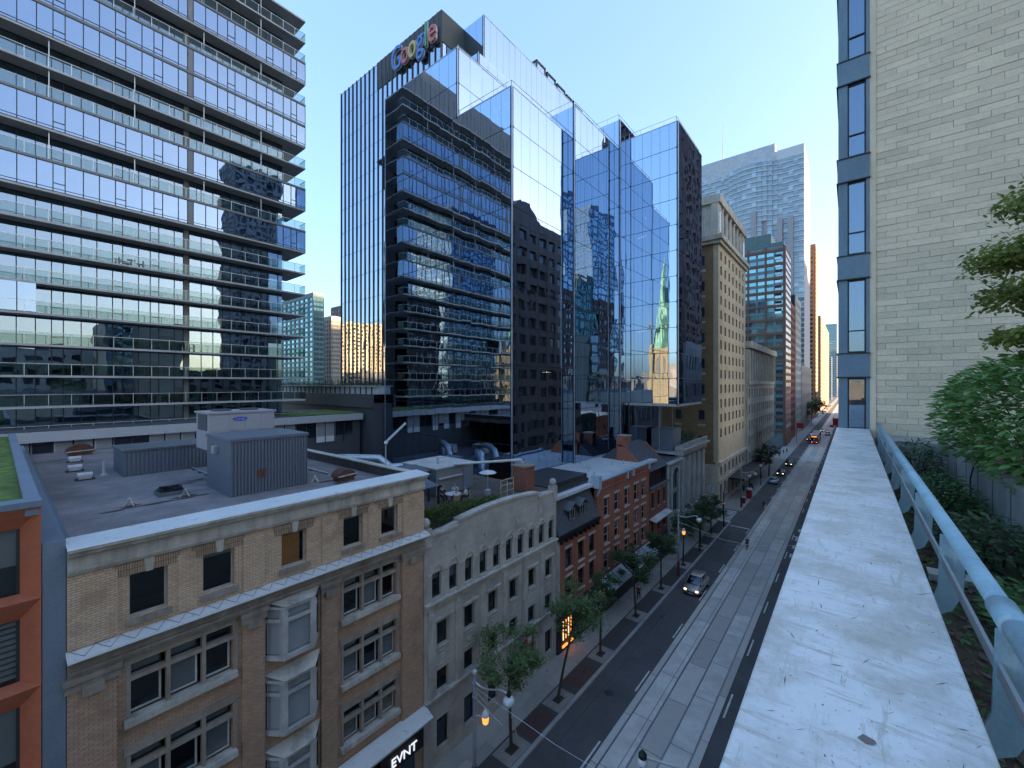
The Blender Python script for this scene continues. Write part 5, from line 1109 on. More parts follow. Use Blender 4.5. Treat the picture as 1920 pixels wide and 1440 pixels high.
# rooftop plant behind the upper block
Rp = thing('roof_plant_frames', (X2+3, Y2+26, z2), 'cluster of framed plant enclosures stepping down the mirror tower roof', 'roof plant')
for i in range(7):
    y = Y2+14.0+i*3.3; x = X2-2.6; zt = z2+1.6-i*.25 if i < 5 else z2-3-(i-5)*2.2
    MB().box(x,x+2.2,y,y+2.6,zt-6,zt).build('glass_box', pg_blue if i else lampw if False else pg_pale, Rp)
    mb = MB()
    for a, b in ((0,0),(2.2,0),(0,2.6),(2.2,2.6)): mb.box(x+a-.12,x+a+.12,y+b-.12,y+b+.12,zt-6,zt+.3)
    mb.box(x-.12,x+2.32,y-.12,y+.12,zt,zt+.3).box(x-.12,x+2.32,y+2.48,y+2.72,zt,zt+.3).box(x+2.08,x+2.32,y,y+2.6,zt,zt+.3).box(x-.12,x+.12,y,y+2.6,zt,zt+.3); mb.build('steel_frame', charc, Rp)
# crown sign
Sg = thing('crown_sign', (onY(785,80,YF)[0], YF-.5, zF-4.5), 'coloured letters spelling Google on the crown of the mirror tower', 'sign')
sc_ = {'b': M('sign blue', (.10,.24,.62), .35), 'r': M('sign red', (.60,.16,.13), .35), 'y': M('sign yellow', (.68,.52,.16), .35), 'g': M('sign green', (.10,.38,.20), .35)}
xs0, xs1 = onY(741,100,YF)[0], onY(824,50,YF)[0]; wt = [1.35,1.05,1.05,1.05,.5,1.05]; tot = sum(wt); x = xs0
edge = M('white letter edge', (.70,.72,.74), .4)
for ch, cc, ww in zip('Google', 'bryb' + 'gr', wt):
    cx__ = x + (xs1-xs0)*ww/tot/2; x += (xs1-xs0)*ww/tot
    z_ = zF-2.75
    l1 = text(ch, 5.2, sc_[cc], (cx__, YF-.62, z_), RY, Sg, 'letter', .12, offset=.03); l1.scale = (.74, 1, 1)
    l2 = text(ch, 5.2, edge, (cx__, YF-.42, z_), RY, l1, 'letter_edge', .10, offset=.12); l2.scale = (.74, 1, 1); l2.parent = Sg; l2.matrix_parent_inverse = Matrix.Translation(-WM[Sg.name])
# office light strips seen through the glass
Ls = thing('office_lights', (XA-4, YA+4, 40), 'scattered warm office ceiling strips seen behind the mirror glass', 'light', kind='stuff')
lm = MB()
for i in range(26):
    fz = zA - .55 - FH*gr.randint(0,8); 
    if i % 3 == 0: y = gr.uniform(YA+1.2,YB-2); lm.box(XA-gr.uniform(1,3)-.9, XA-1.2, y, y+.14, fz, fz+.05)
    else: x = gr.uniform(XL+3,XA-3); y = YA+gr.uniform(1.2,4); lm.box(x, x+1.7, y, y+.14, fz, fz+.05)
for i in range(10):
    fz = zD-.55-FD*gr.randint(0,8); x = gr.uniform(XC+1.5,XD-1.5); y = YD+gr.uniform(1.5,4); lm.box(x, x+.25, y, y+.25, fz, fz+.05)
lm.build('strip', lampc, Ls)
# ---------------------------------------------------------------- the camera's own side: cream block tower with blue bay windows
WY = 14.75
Cr = thing('cream_block_building', (8, 30, 0), 'cream split block apartment building with blue grey bay windows', 'building')
MB().box(.52, 22, WY+.06, 28, 0, 38).build('wall', creamj, Cr)
rowh, bl_ = .163, .62; cnt = 0; restb = MB(); z = 22.55; ri = 0; br_ = random.Random(17)
blocks = []
while z < 36.6:
    x = .50 + (0, -.21, -.42)[ri % 3]
    while x < 5.2:
        x0, x1 = max(x, .50), x+bl_-.009
        if x1 - x0 > .05: blocks.append((x0, x1, z, z+rowh-.008))
        x += bl_
    z += rowh; ri += 1
blocks.sort(key=lambda b: (b[0] > 3.1, b[2]))
for i, (x0, x1, z0, z1) in enumerate(blocks):
    d = br_.uniform(0, .016)
    if x1 < 3.4 and cnt < 300: piece('block', creamm, Cr, x0, x1, WY+.042-d, WY+.08, z0, z1, rot=(br_.gauss(0,.003),0,br_.gauss(0,.001))); cnt += 1
    else: restb.box(x0, x1, WY+.042-d, WY+.08, z0, z1)
tag(restb.build('blocks_beyond', creamm, Cr), kind='stuff')
MB().box(.5,22,WY-.0,WY+.06,36.6,38).box(.5,22,WY+.0,WY+.08,0,22.55).build('upper_blockwork', creamm, Cr)
MB().box(.36,.50,WY+.02,WY+.5,0,38).prism([(.36,WY+.02,22),(.50,WY-.0,22),(.50,WY+.3,22),(.36,WY+.3,22)], (0,0,16)).build('chamfered_corner', creamm, Cr)
MB().box(.42,.53,WY+.3,28,0,38).build('street_wall', creamm, Cr)
bayx0, bayx1 = -.29, .37
BFy = Face('-Y', WY); SX = Face('-X', bayx0)
for k in range(-8, 9):
    zs0 = 24.6+2.68*k; 
    if zs0 > 36: continue
    b_ = MB().box(bayx0-.02, bayx1, WY-.03, WY+4.2, zs0, zs0+.62).build('bay_spandrel', bluepaint, Cr)
    MB().box(bayx0-.04,bayx1+.02,WY-.05,WY+4.2,zs0-.03,zs0+.0).box(bayx0-.04,bayx1+.02,WY-.05,WY+4.2,zs0+.62,zs0+.65).build('trim', frame_dk, b_)
    MB().box(bayx0, bayx0+.20, WY, WY+.25, zs0+.65, zs0+2.65).box(bayx1-.07, bayx1, WY, WY+.25, zs0+.65, zs0+2.65).build('bay_pier', bluepaint, Cr)
    window(BFy, Cr, bayx0+.20, bayx1-.07, zs0+.66, zs0+2.64, frame_dk, condoglass, depth=.03, fr=.035, trans=(.30,), name='bay_window')
    if k != -1: MB().prism([(bayx0+.24,WY+.22,zs0+.72),(bayx0+.44+.03*math.sin(k*3),WY+.22,zs0+.72),(bayx0+.36,WY+.22,zs0+2.6),(bayx0+.24,WY+.22,zs0+2.6)], (0,.02,0)).box(bayx0+.40,bayx1-.1,WY+.26,WY+.28,zs0+.72,zs0+2.6).build('curtain', curtw, Cr)
    for j in range(3): piece('side_pane', condoglass, Cr, *SX.b(WY+.3+j*1.3, WY+1.5+j*1.3, -.04, .0, zs0+.68, zs0+2.62))
MB().box(bayx0+.3, bayx1, WY+1.2, WY+1.3, 2, 37).build('bay_interior', roomm, Cr)
# ---------------------------------------------------------------- terrace: parapet, rail, planting bed
TB = thing('terrace_building', (8, 0, 0), 'lower block under the terrace with planting bed and street wall', 'building')
MB().box(-.27, 1.5, -30, WY-.06, 0, 22.25).box(1.5, 24, -30, WY-.06, 0, 22.2).build('wall', creamm, TB)
pp = thing('white_parapet', (0, 7, 22.2), 'broad white coated parapet with dirt streaks along the roof edge', 'parapet')
px0, px1 = -.325, .365
MB().box(px0+.05, px1-.04, -3, WY-.06, 22.2, 23.16).build('upstand', concm, pp)
seg = [(-3, 3.05), (3.055, 6.9), (6.905, 10.8), (10.805, WY-.07)]
for i, (a, b) in enumerate(seg):
    o = MB().box(px0, px1, a, b, 23.14, 23.20).build('coping', parapetm, pp)
    bv = o.modifiers.new('bevel', 'BEVEL'); bv.width = .012; bv.segments = 3
chip = M('dirt speck', (.16,.13,.12), .9); dr = random.Random(4)
dm = MB()
for i in range(420):
    y = .9 + 12*dr.random()**1.8; x = dr.uniform(px0+.03, px1-.03); s_ = dr.choice([.002,.003,.003,.005,.008]); L = dr.choice([1,1,2,4,7])
    a = dr.uniform(-.9,.9)+1.2; dx, dy = math.cos(a)*s_*L, math.sin(a)*s_*L
    dm.poly([(x-dx,y-dy,23.2015),(x+dy*.35/L,y-dx*.35/L,23.2015),(x+dx,y+dy,23.2015),(x-dy*.35/L,y+dx*.35/L,23.2015)])
tag(dm.build('dirt_specks', chip, pp), kind='stuff')
lfp = thing('fallen_leaf', (.04,1.85,23.2), 'single dry brown leaf lying on the white parapet', 'leaf'); MB().poly([(.015,1.84,23.203),(.03,1.865,23.206),(.06,1.86,23.203),(.065,1.84,23.207),(.04,1.825,23.204)]).build('blade', chip, lfp)
rl = thing('blue_handrail', (.55, 7, 22.5), 'pale blue steel pipe handrail on curved brackets along the parapet', 'railing')
rx, rz = .545, 23.355
MB().tube([(rx, y, rz) for y in (.4,2.97)], .048, 20).tube([(rx,2.972,rz),(rx,WY-.08,rz)], .044, 20).build('pipe', railblue, rl, smooth=True)
MB().tube([(rx,2.72,rz),(rx,2.97,rz)], .054, 20).build('sleeve', railblue, rl, smooth=True)
MB().box(.49,.505,.4,WY-.08,23.13,23.19).build('flat_bar', steel, rl)
y = 1.27; 
while y < WY-.5:
    pr_ = []; w_ = .05
    path = [(.545,23.33,.075),(.545,23.1,.085),(.54,22.95,.085),(.50,22.84,.08),(.43,22.79,.075),(.345,22.775,.07)]
    L_, R_ = [], []
    for i, (px_, pz_, hw_) in enumerate(path):
        a = path[max(i-1,0)]; b = path[min(i+1,len(path)-1)]; t = Vector((b[0]-a[0], b[1]-a[1])).normalized(); n_ = Vector((-t.y, t.x))*hw_*.75
        L_.append((px_+n_.x, y, pz_+n_.y)); R_.append((px_-n_.x, y, pz_-n_.y))
    MB().prism(L_ + R_[::-1], (0,.012,0)).build('bracket', railblue, rl) if False else None
    mb = MB()
    for i in range(len(path)-1): mb.prism([L_[i], L_[i+1], R_[i+1], R_[i]], (0,.016,0))
    mb.build('bracket', railblue, rl); y += 1.48
# planter wall and bed
bed = struct(MB().box(.34, 1.62, -3, WY-.05, 22.25, 22.42).build('planting_bed', soil))
mb = MB(); br2 = random.Random(8)
mulch = M('bark mulch', (.10,.075,.055), .95, var=.4, vsc=5, rnd=.2)
for i in range(2600):
    x, y = br2.uniform(.36,1.6), 1.6+13*br2.random(); s_ = br2.uniform(.02,.06); a = br2.uniform(0,3.14); c_, n_ = math.cos(a)*s_, math.sin(a)*s_; zz_ = 22.425+br2.random()*.02
    mb.poly([(x-c_,y-n_,zz_),(x+n_*.35,y-c_*.35,zz_+br2.random()*.02),(x+c_,y+n_,zz_+.012),(x-n_*.35,y+c_*.35,zz_)])
tag(mb.build('mulch', mulch), kind='stuff', label='dark bark mulch covering the planting bed', cat='mulch')
pw = thing('planter_wall', (1.7, 10, 22.2), 'board marked concrete retaining wall of the raised planter', 'wall')
MB().box(1.62,1.80,-3,13.6,22.2,23.08).build('wall', concm, pw); MB().box(1.60,1.83,-3,13.62,23.08,23.12).build('coping', concm, pw)
for k in range(14): piece('board_joint', M('joint shadow gap', (.12,.12,.12), .9) if k == 0 else bpy.data.materials['joint shadow gap'], pw, 1.612, 1.62, 1.0+k*.92, 1.015+k*.92, 22.3, 23.06)
MB().box(.5,22,13.62,WY-.02,22.2,23.02).build('end_wall', concm, pw)
struct(MB().box(1.80,6,-3,13.62,22.2,22.98).build('raised_soil', soil))
tbm = M('weathered timber', (.17,.14,.115), .9, var=.25, stretch=(1,.2,1), vsc=4)
g = thing('timber_edging', (.9,2.6,22.42), 'weathered timber boards edging the planting bed by the rail', 'timber')
for k in range(5): MB().box(.62+k*.13,.73+k*.13,1.2,3.05+.1*(k%2),22.43,22.47+.01*k).build('board', tbm, g)
# leaves
def leafmesh(name, L, W, m, bend=.18, seg=3):
    mb = MB(); pr = [(0,.06),(.25,.42),(.5,.5),(.78,.33),(1,.02)]
    P_ = [[(W*w_, L*t, -bend*L*t*t + (.10*W)*(1)), (0, L*t, -bend*L*t*t), (-W*w_, L*t, -bend*L*t*t + .10*W)] for t, w_ in pr]
    for i in range(len(pr)-1):
        mb.poly([P_[i][0],P_[i][1],P_[i+1][1],P_[i+1][0]]); mb.poly([P_[i][1],P_[i][2],P_[i+1][2],P_[i+1][1]])
    return mb, mb.mesh(name, m, (0,0,0))
def add_leaf(mb, proto, p, rot, s_):
    E_ = Euler(rot).to_matrix(); b = len(mb.v); mb.v += [tuple(Vector(p) + E_ @ (Vector(v)*s_)) for v in proto.v]; mb.f += [tuple(b+i for i in f) for f in proto.f]
hyd = leafM('hydrangea leaf', (.135,.265,.08), .35, .22)
lp, lmsh = leafmesh('leaf_blade', .135, .06, hyd)
def bush(name, label, c, r, n, nsep, proto, msh, m, seed, smin=.7, smax=1.25, shell=.55, up=.4, cat='shrub'):
    g = thing(name, (c[0], c[1], c[2]-r[2]), label, cat); q = random.Random(seed); mb = MB(); k = 0
    for i in range(n):
        d = Vector((q.gauss(0,1),q.gauss(0,1),q.gauss(0,1))).normalized(); rr = shell + (1-shell)*q.random()**.5
        bump_ = 1 + .13*math.sin(d.x*5+seed) * math.cos(d.y*6+d.z*4)
        p = Vector(c) + Vector((d.x*r[0], d.y*r[1], d.z*r[2]))*rr*bump_
        az = math.atan2(-d.x, d.y) + q.gauss(0,.5); tilt = q.gauss(.15,.35) + d.z*.5*up
        rot = (tilt, q.gauss(0,.35), az); s_ = q.uniform(smin,smax)
        if k < nsep and rr > .85 and d.y < .35 and d.x < .5:
            o = bpy.data.objects.new('leaf', msh); link(o, g, p); o.rotation_euler = rot; o.scale = (s_,s_,s_); k += 1
        else: add_leaf(mb, proto, p, rot, s_)
    mb.build('foliage', m, g)
    st = MB()
    for j in range(6): a = j*1.05; st.tube([(c[0]+.1*math.cos(a),c[1]+.1*math.sin(a),c[2]-r[2]),(c[0]+r[0]*.35*math.cos(a),c[1]+r[1]*.35*math.sin(a),c[2]-r[2]*.3),(c[0]+r[0]*.6*math.cos(a),c[1]+r[1]*.6*math.sin(a),c[2]+r[2]*.3)], [.018,.013,.006], 5)
    st.build('stem', barkm, g); return g
hy = bush('hydrangea_bush', 'big leafy hydrangea bush spilling over the concrete planter wall', (2.35,9.5,23.88), (1.3,2.6,1.05), 7500, 220, lp, lmsh, hyd, 5)
flm = M('pink blossom', (.55,.30,.30), .8, var=.2, vsc=8)
for i, (x, y, z) in enumerate(((1.42,8.9,23.55),(1.62,8.1,23.45),(1.55,8.5,23.35),(1.75,7.4,23.3),(1.72,7.2,23.38))):
    mb = MB()
    for j in range(14): a = br2.uniform(0,6.28); b = br2.uniform(-1,1); mb.lathe([(.004,0),(.014,.012),(.004,.02)], (x+.035*math.cos(a), y+.035*math.sin(a), z+.03*b), 5)
    mb.build('blossom', flm, hy)
lp2, lm2 = leafmesh('small_leaf', .085, .04, leaf_c)
lp3, lm3 = leafmesh('narrow_leaf', .12, .03, leaf_b)
bedl = [('bed_shrub','low dark leaved shrub at the far end of the bed by the cream wall',(1.05,12.3,22.78),(.42,.9,.42),900,lp3,lm3,leaf_b),
 ('bed_shrub','white flecked variegated shrub in the middle of the bed',(1.1,9.6,22.62),(.45,1.0,.30),900,lp2,lm2,leaf_c),
 ('bed_shrub','rounded dark green shrub in the bed under the hydrangea',(1.2,7.0,22.62),(.40,.75,.30),800,lp2,lm2,leaf_b),
 ('bed_shrub','low green shrub in the bed beside the planter wall foot',(1.25,5.2,22.56),(.38,.6,.24),600,lp2,lm2,leaf_c)]
for i, (nm, lb, c, r, n, pr, ms, m) in enumerate(bedl): bush(nm, lb, c, r, n, 0, pr, ms, m, 30+i, shell=.3)
wf = MB()
for i in range(160): x, y, z = 1.1+br2.gauss(0,.22), 9.8+br2.gauss(0,.7), 22.86+br2.uniform(-.15,.06); wf.poly([(x,y,z),(x+.014,y+.012,z+.01),(x,y+.028,z),(x-.014,y+.012,z+.01)])
wfo = wf.build('white_flowers', whitewood, [o for o in bpy.data.objects if o.name == 'bed_shrub.001'][0])
gc = MB()
for i in range(2200): add_leaf(gc, lp2, (br2.uniform(.38,1.55), 2.2+11.5*br2.random(), 22.44+.06*br2.random()), (br2.gauss(.2,.5),br2.gauss(0,.5),br2.uniform(0,6.28)), br2.uniform(.4,.9))
tag(gc.build('ground_cover', leaf_c), label='creeping green ground cover between the bed shrubs', cat='ground cover', kind='stuff')
g = thing('garden_hose', (1.55,10.5,22.4), 'thin dark irrigation hose hanging down the planter wall', 'hose'); MB().tube([(1.75,10.2,23.16),(1.62,10.15,23.16),(1.57,10.2,23.05),(1.56,10.4,22.8),(1.55,10.3,22.45)], .012, 6).build('pipe', blackm, g); MB().tube([(1.72,10.2,23.155),(1.70,10.2,23.155)], .02, 6).build('clip', steel, g)
g = thing('garden_light', (.75,6.0,22.42), 'small white spike light standing in the planting bed', 'garden light'); MB().lathe([(.012,0),(.012,.2),(.05,.22),(.05,.28),(.01,.3)], (.75,6.0,22.42), 10).build('post', whitewood, g); MB().box(.6,.95,5.9,6.1,22.43,22.5).build('base', steel, g)
# maple at the right edge
lp4, lm4 = leafmesh('maple_leaf_blade', .10, .055, leaf_d)
mp = thing('maple_tree', (3.6,9.2,22.98), 'japanese maple reaching in from the right in front of the cream wall', 'tree')
MB().tube([(3.6,9.2,22.98),(3.5,9.25,24.2),(3.35,9.2,25.4),(3.2,9.1,26.6),(3.1,9.0,27.6)], [.08,.07,.055,.04,.02], 8).build('trunk', barkm, mp)
tiers = [(2.15,9.0,26.95,.5,.7,.2),(1.78,9.0,26.2,.42,.7,.17),(1.98,8.9,25.65,.5,.8,.19),(1.92,8.8,25.05,.36,.55,.11),(2.7,9.1,26.6,.7,.9,.35),(2.7,9.0,25.6,.7,.9,.3),(2.2,8.9,24.8,.3,.45,.1),(2.8,9.0,27.3,.6,.8,.25)]
cm = MB(); lb_ = MB(); mq = random.Random(12)
for (x, y, z, rx_, ry_, rz_) in tiers:
    lb_.tube([(3.3,9.15,z-.15),(2.7,9.1,z-.05),(x,y,z-.02),(x-rx_*.6,y-.05,z)], [.03,.022,.014,.005], 5)
    for i in range(1500):
        cg = lambda: max(-1.05, min(1.05, mq.gauss(0,.52))); p = Vector((x+cg()*rx_, y+cg()*ry_, z+cg()*rz_)); add_leaf(cm, lp4, p, (mq.gauss(-.2,.5),mq.gauss(0,.5),mq.uniform(0,6.28)), mq.uniform(.55,1.0))
cm.build('crown', leaf_d, mp); lb_.build('limbs', barkm, mp)

# ---------------------------------------------------------------- opposite-side buildings that shade the street and show in the mirror glass
brown = M('brown precast', (.16,.125,.115), .8, var=.1, vsc=.3)
tower('brown_office_building', 'brown precast office block mirrored in the glass tower corner', 0, 26, 60, 96.5, 0, 62, [('-X',9)], 14, brown, pg_dark, 'building', .3, .45, .6, zr=(5,60))
ob = bpy.data.objects['brown_office_building']; MB().prism([(0,70,62.4),(0,82,62.4),(0,78,66),(0,74,66)], (12,0,0)).build('roof_pediment', brown, ob)
tower('infill_block', 'three storey brick infill between the cream building and brown office', .2, 22, 28.2, 59.8, 0, 12, [('-X',9)], 3, redb, pg_dark, 'building', .4, .4, .3)
tower('dark_green_glass_building', 'dark green glass office next to the brown precast block', 0, 26, 97, 106.5, 0, 16, [('-X',6)], 4, M('green black frame', (.02,.045,.045), .4), paneM('green black pane', (.06,.16,.16), .7), 'building', .12, .25, .2)
tower('red_brick_office', 'red brick office next to the dark green glass one', 0, 26, 107, 121.5, 0, 15, [('-X',5)], 4, redb, pg_pale, 'building', .4, .5, .4)
tower('brown_striped_tower', 'tall dark brown striped tower mirrored on the overhanging glass block', -.3, 7, 126, 164, 0, 112, [('-X',12),('-Y',3)], 30, M('dark brown precast', (.12,.085,.085), .8), pg_dark, 'tower', .45, .35, .6)
tower('grey_ribbed_building', 'grey ribbed concrete building mirrored at the bottom of the overhanging block', -1.6, -.7, 122, 152, 0, 36, [('-X',14)], 4, M('grey ribbed concrete', (.22,.23,.25), .8), pg_dark, 'building', .5, .5, .6)
for i, (y0_, y1_, h) in enumerate(((166.5,186,26),(186.5,230,20),(230.5,270,28),(270.5,340,24),(340.5,450,22))):
    tower('street_block', ['grey block beside the brown striped tower','tan block in the middle of the shaded side','stone block beyond the tan block','brick block far down the shaded side','grey block last before the sunny gap'][i], 0, 30, y0_, y1_, 0, h, [('-X',8)], 6, [graystone,hotelb,limest,redb,graystone][i], pg_dark, 'building', .4, .4, .4, group='blocks on the shaded street side', cap=96)
tower('blue_glass_tower', 'tall blue glass tower mirrored high in the glass tower', 62, 92, -135, -95, 0, 128, [('-X',10),('+Y',10)], 34, M('blue tower frame', (.10,.16,.24), .4), pg_blue, 'tower', .12, .25, .2)
tower('grid_apartment_tower', 'pale gridded apartment tower mirrored in the condominium windows', 90, 105, 66, 84, 0, 122, [('-X',7),('-Y',6)], 34, M('grid concrete', (.36,.36,.36), .8), pg_dark, 'tower', .3, .4, .8)
for i in range(6):  # unseen tower row added to keep the low sun off the street
    y0_ = 420+i*64; tower('distant_blocker_tower', ['first','second','third','fourth','fifth','sixth'][i]+' of the distant blocker towers put in to stop the sun, counted along the street', 600, 636, y0_, y0_+62, 0, 205-6*(i%3), [('-X',6)], 12, M('blocker concrete %d' % i, (.26,.25,.24), .8), pg_dark, 'tower', .35, .4, .5, group='distant blocker towers', cap=72)
cb = MB(); cq = random.Random(77)
for i in range(420):
    a = cq.uniform(-2.75, -.2) if i % 3 else cq.uniform(-.3, .5); d_ = cq.uniform(190, 700); x, y = math.cos(a)*d_, math.sin(a)*d_
    if abs(x-23) < 60 and y > -190: continue
    if x < -60 and y > -140 and x > -330: continue
    s_ = cq.uniform(10, 26); cb.box(x-s_/2, x+s_/2, y-s_/2, y+s_/2, 0, cq.uniform(8, 30) + (d_ > 350)*cq.uniform(0, 22))
tag(cb.build('distant_city', M('distant city masonry', (.20,.18,.17), .9, var=.3, vsc=.02)), 'low distant city blocks behind the viewpoint mirrored in the glass', 'city', kind='stuff')
tower('green_glass_block', 'dark green glass block behind the viewpoint mirrored in the middle facet', 30, 46, -42, -24, 0, 68, [('-X',7),('+Y',6)], 17, M('bottle green frame', (.02,.05,.05), .4), paneM('bottle green pane', (.05,.15,.15), .7), 'building', .12, .25, .2)
tower('brick_apartment_block', 'brown brick apartment block behind the viewpoint mirrored in the middle facet', 30, 46, -61, -42.4, 0, 62, [('-X',7),('+Y',6)], 16, brownb, pg_pale, 'building', .4, .5, .4)
for i, (y0_, y1_, h_, m_) in enumerate(((-38,-8,30,hotelb),(-7.5,25,33,graystone),(25.5,58,28,hotelst))):
    tower('courtyard_block', ['pale brick courtyard block behind the near brick tower','grey stone courtyard block behind the terrace','limestone courtyard block behind the low infill'][i], 24, 42, y0_, y1_, 0, h_, [('-X',9)], 11, m_, pg_dark, 'building', .4, .4, .4, group='courtyard blocks behind the terrace', cap=99)
# cathedral whose lit tower shows in the overhanging glass block
sandb = M('buff cathedral brick', (.46,.33,.19), .85, var=.12, vsc=.5); cop = M('verdigris copper', (.20,.38,.26), .7, var=.2, vsc=.4)
K = thing('cathedral', (23,-114,0), 'gothic cathedral with verdigris spire mirrored in the overhanging glass block', 'cathedral')
kx, ky = 23.0, -114.0; hw_ = 7.4
MB().box(kx-hw_,kx+hw_,ky-hw_,ky+hw_,0,44).build('tower', sandb, K)
for a in (-1,1):
    for b in (-1,1):
        x, y = kx+a*hw_, ky+b*hw_; MB().box(x-1.2,x+1.2,y-1.2,y+1.2,0,46).build('buttress', sandb, K); MB().lathe([(1.3,0),(.9,3),(.25,11),(.02,12)], (x,y,46), 8).build('pinnacle', sandb, K)
for fc, pl in (('+Y',ky+hw_),('-X',kx-hw_)):
    Fk = Face(fc, pl); c_ = kx if fc == '+Y' else ky
    for off in (-2.3, 2.3):
        MB().prism([Fk.pt(c_+off-1.1,.05,26), Fk.pt(c_+off+1.1,.05,26), Fk.pt(c_+off+1.1,.05,37), Fk.pt(c_+off,.05,40), Fk.pt(c_+off-1.1,.05,37)], Fk.off(.1)).build('belfry_louvre', darkstone, K)
    for z in (14, 24, 41.5): MB().box(*Fk.b(c_-hw_-.3,c_+hw_+.3,0,.5,z,z+.8)).build('string_course', sandb, K)
    MB().lathe([(.1,0)],(0,0,0),4)
MB().lathe([(8.0,44),(6.6,47),(5.2,56),(3.1,72),(1.3,86),(.15,95)], (kx,ky,0), 8).build('spire', cop, K)
for z in (57, 70): MB().lathe([(5.2 if z<60 else 3.5,z),(5.5 if z<60 else 3.8,z+.4),(5.0 if z<60 else 3.3,z+1)], (kx,ky,0), 8).build('spire_band', cop, K)
MB().box(kx-9,kx+9,ky-52,ky-6,0,16).build('nave_wall', sandb, K); MB().prism([(kx-9.5,ky-52,16),(kx+9.5,ky-52,16),(kx,ky-52,27)], (0,46,0)).build('nave_roof', slatem, K)
# ---------------------------------------------------------------- street trees
def crown_mesh(seed, n, rx_, rz_, size, m, clusters=26):
    q = random.Random(seed); mb = MB(); cl = []
    for i in range(clusters):
        d = Vector((q.gauss(0,1),q.gauss(0,1),q.gauss(0,.8))).normalized()*q.random()**.45; cl.append((Vector((d.x*rx_,d.y*rx_,d.z*rz_)), q.uniform(.35,.75)))
    for i in range(n):
        c, s_ = q.choice(cl); p = c + Vector((q.gauss(0,.42),q.gauss(0,.42),q.gauss(0,.26)))*s_*rx_*.55
        a = Vector((q.gauss(0,1),q.gauss(0,1),q.gauss(0,.5))).normalized(); b = a.cross(Vector((q.gauss(0,.5),q.gauss(0,.5),1))).normalized(); L = size*q.uniform(.6,1.4)
        mb.poly([p, p+(a*.5+b*.32)*L, p+a*L, p+(a*.5-b*.32)*L])
    return mb, cl
def street_tree(x, y, h, rx_, rz_, label, seed, m, lean=(0,0), n=3600, size=.2, stake=False):
    g = thing('street_tree', (x,y,.12), label, 'tree', 'street trees along the far sidewalk'); ch = h-rz_
    q = random.Random(seed+100)
    MB().tube([(x,y,.12),(x+lean[0]*.3,y+lean[1]*.3,ch*.35),(x+lean[0]*.7,y+lean[1]*.7,ch*.7),(x+lean[0],y+lean[1],ch)], [.12,.10,.085,.06], 8).build('trunk', barkm, g)
    mb, cl = crown_mesh(seed, n, rx_, rz_, size, m); mb.v = [(v[0]+x+lean[0], v[1]+y+lean[1], v[2]+ch+.1) for v in mb.v]; mb.build('crown', m, g)
    lb = MB()
    for c, s_ in cl[:14]: e = Vector((x+lean[0],y+lean[1],ch+.1))+c; st = Vector((x+lean[0]*.75,y+lean[1]*.75,ch*.78)); lb.tube([st, st.lerp(e,.5)+Vector((0,0,-.1)), e], [.04,.025,.008], 5)
    lb.build('limbs', barkm, g)
    if stake: MB().tube([(x+.5,y+.4,.12),(x+.1,y-.1,2.4)], .035, 6).build('stake', yel, g)
trees = [(21.6,8.0,2.5,1.7,'slender locust tree with yellow stake in front of the grey stone base',leaf_a,(-.1,-.2),4600,.17,True),(27.3,8.6,2.6,1.9,'broad locust tree with leaning trunk by the maple leaf flag',leaf_a,(.7,1.6),5200,.17,False),
 (34.3,7.6,1.5,1.6,'thin young tree below the mansard house',leaf_b,(0,.3),2200,.19,False),(42.3,7.4,2.2,1.9,'dense dark linden before the awning of the red brick building',leaf_b,(-.3,0),4200,.22,False),(49.8,7.0,1.9,1.7,'round dark linden beside the orange lantern post',leaf_b,(0,0),3600,.22,False),
 (58.2,7.6,2.2,2.0,'dark linden below the gabled brick house',leaf_b,(0,.4),3600,.24,False),(66.5,7.2,2.3,2.1,'dark linden in front of the green painted house',leaf_b,(0,0),3600,.26,False),(72.5,6.8,2.2,2.0,'dark linden beside the ribbed glass canopy',leaf_b,(0,0),3200,.26,False)]
for i, (y, h, rx_, rz_, lb, m, ln, n, sz, stk) in enumerate(trees): street_tree(-17.6, y, h, rx_, rz_, lb, 40+i, m, ln, n, sz, stk)
for i, (y, lb) in enumerate(((124,'first small tree past the hotel canopy'),(139,'second small tree past the hotel canopy'),(300,'leafy tree mass at the foot of the stepped brown tower'))): street_tree(-18.2, y, 7.5 if i < 2 else 16, 2.4 if i < 2 else 8, 2.2 if i < 2 else 5, lb, 60+i, leaf_b, n=1500, size=.45 if i < 2 else 1.0)
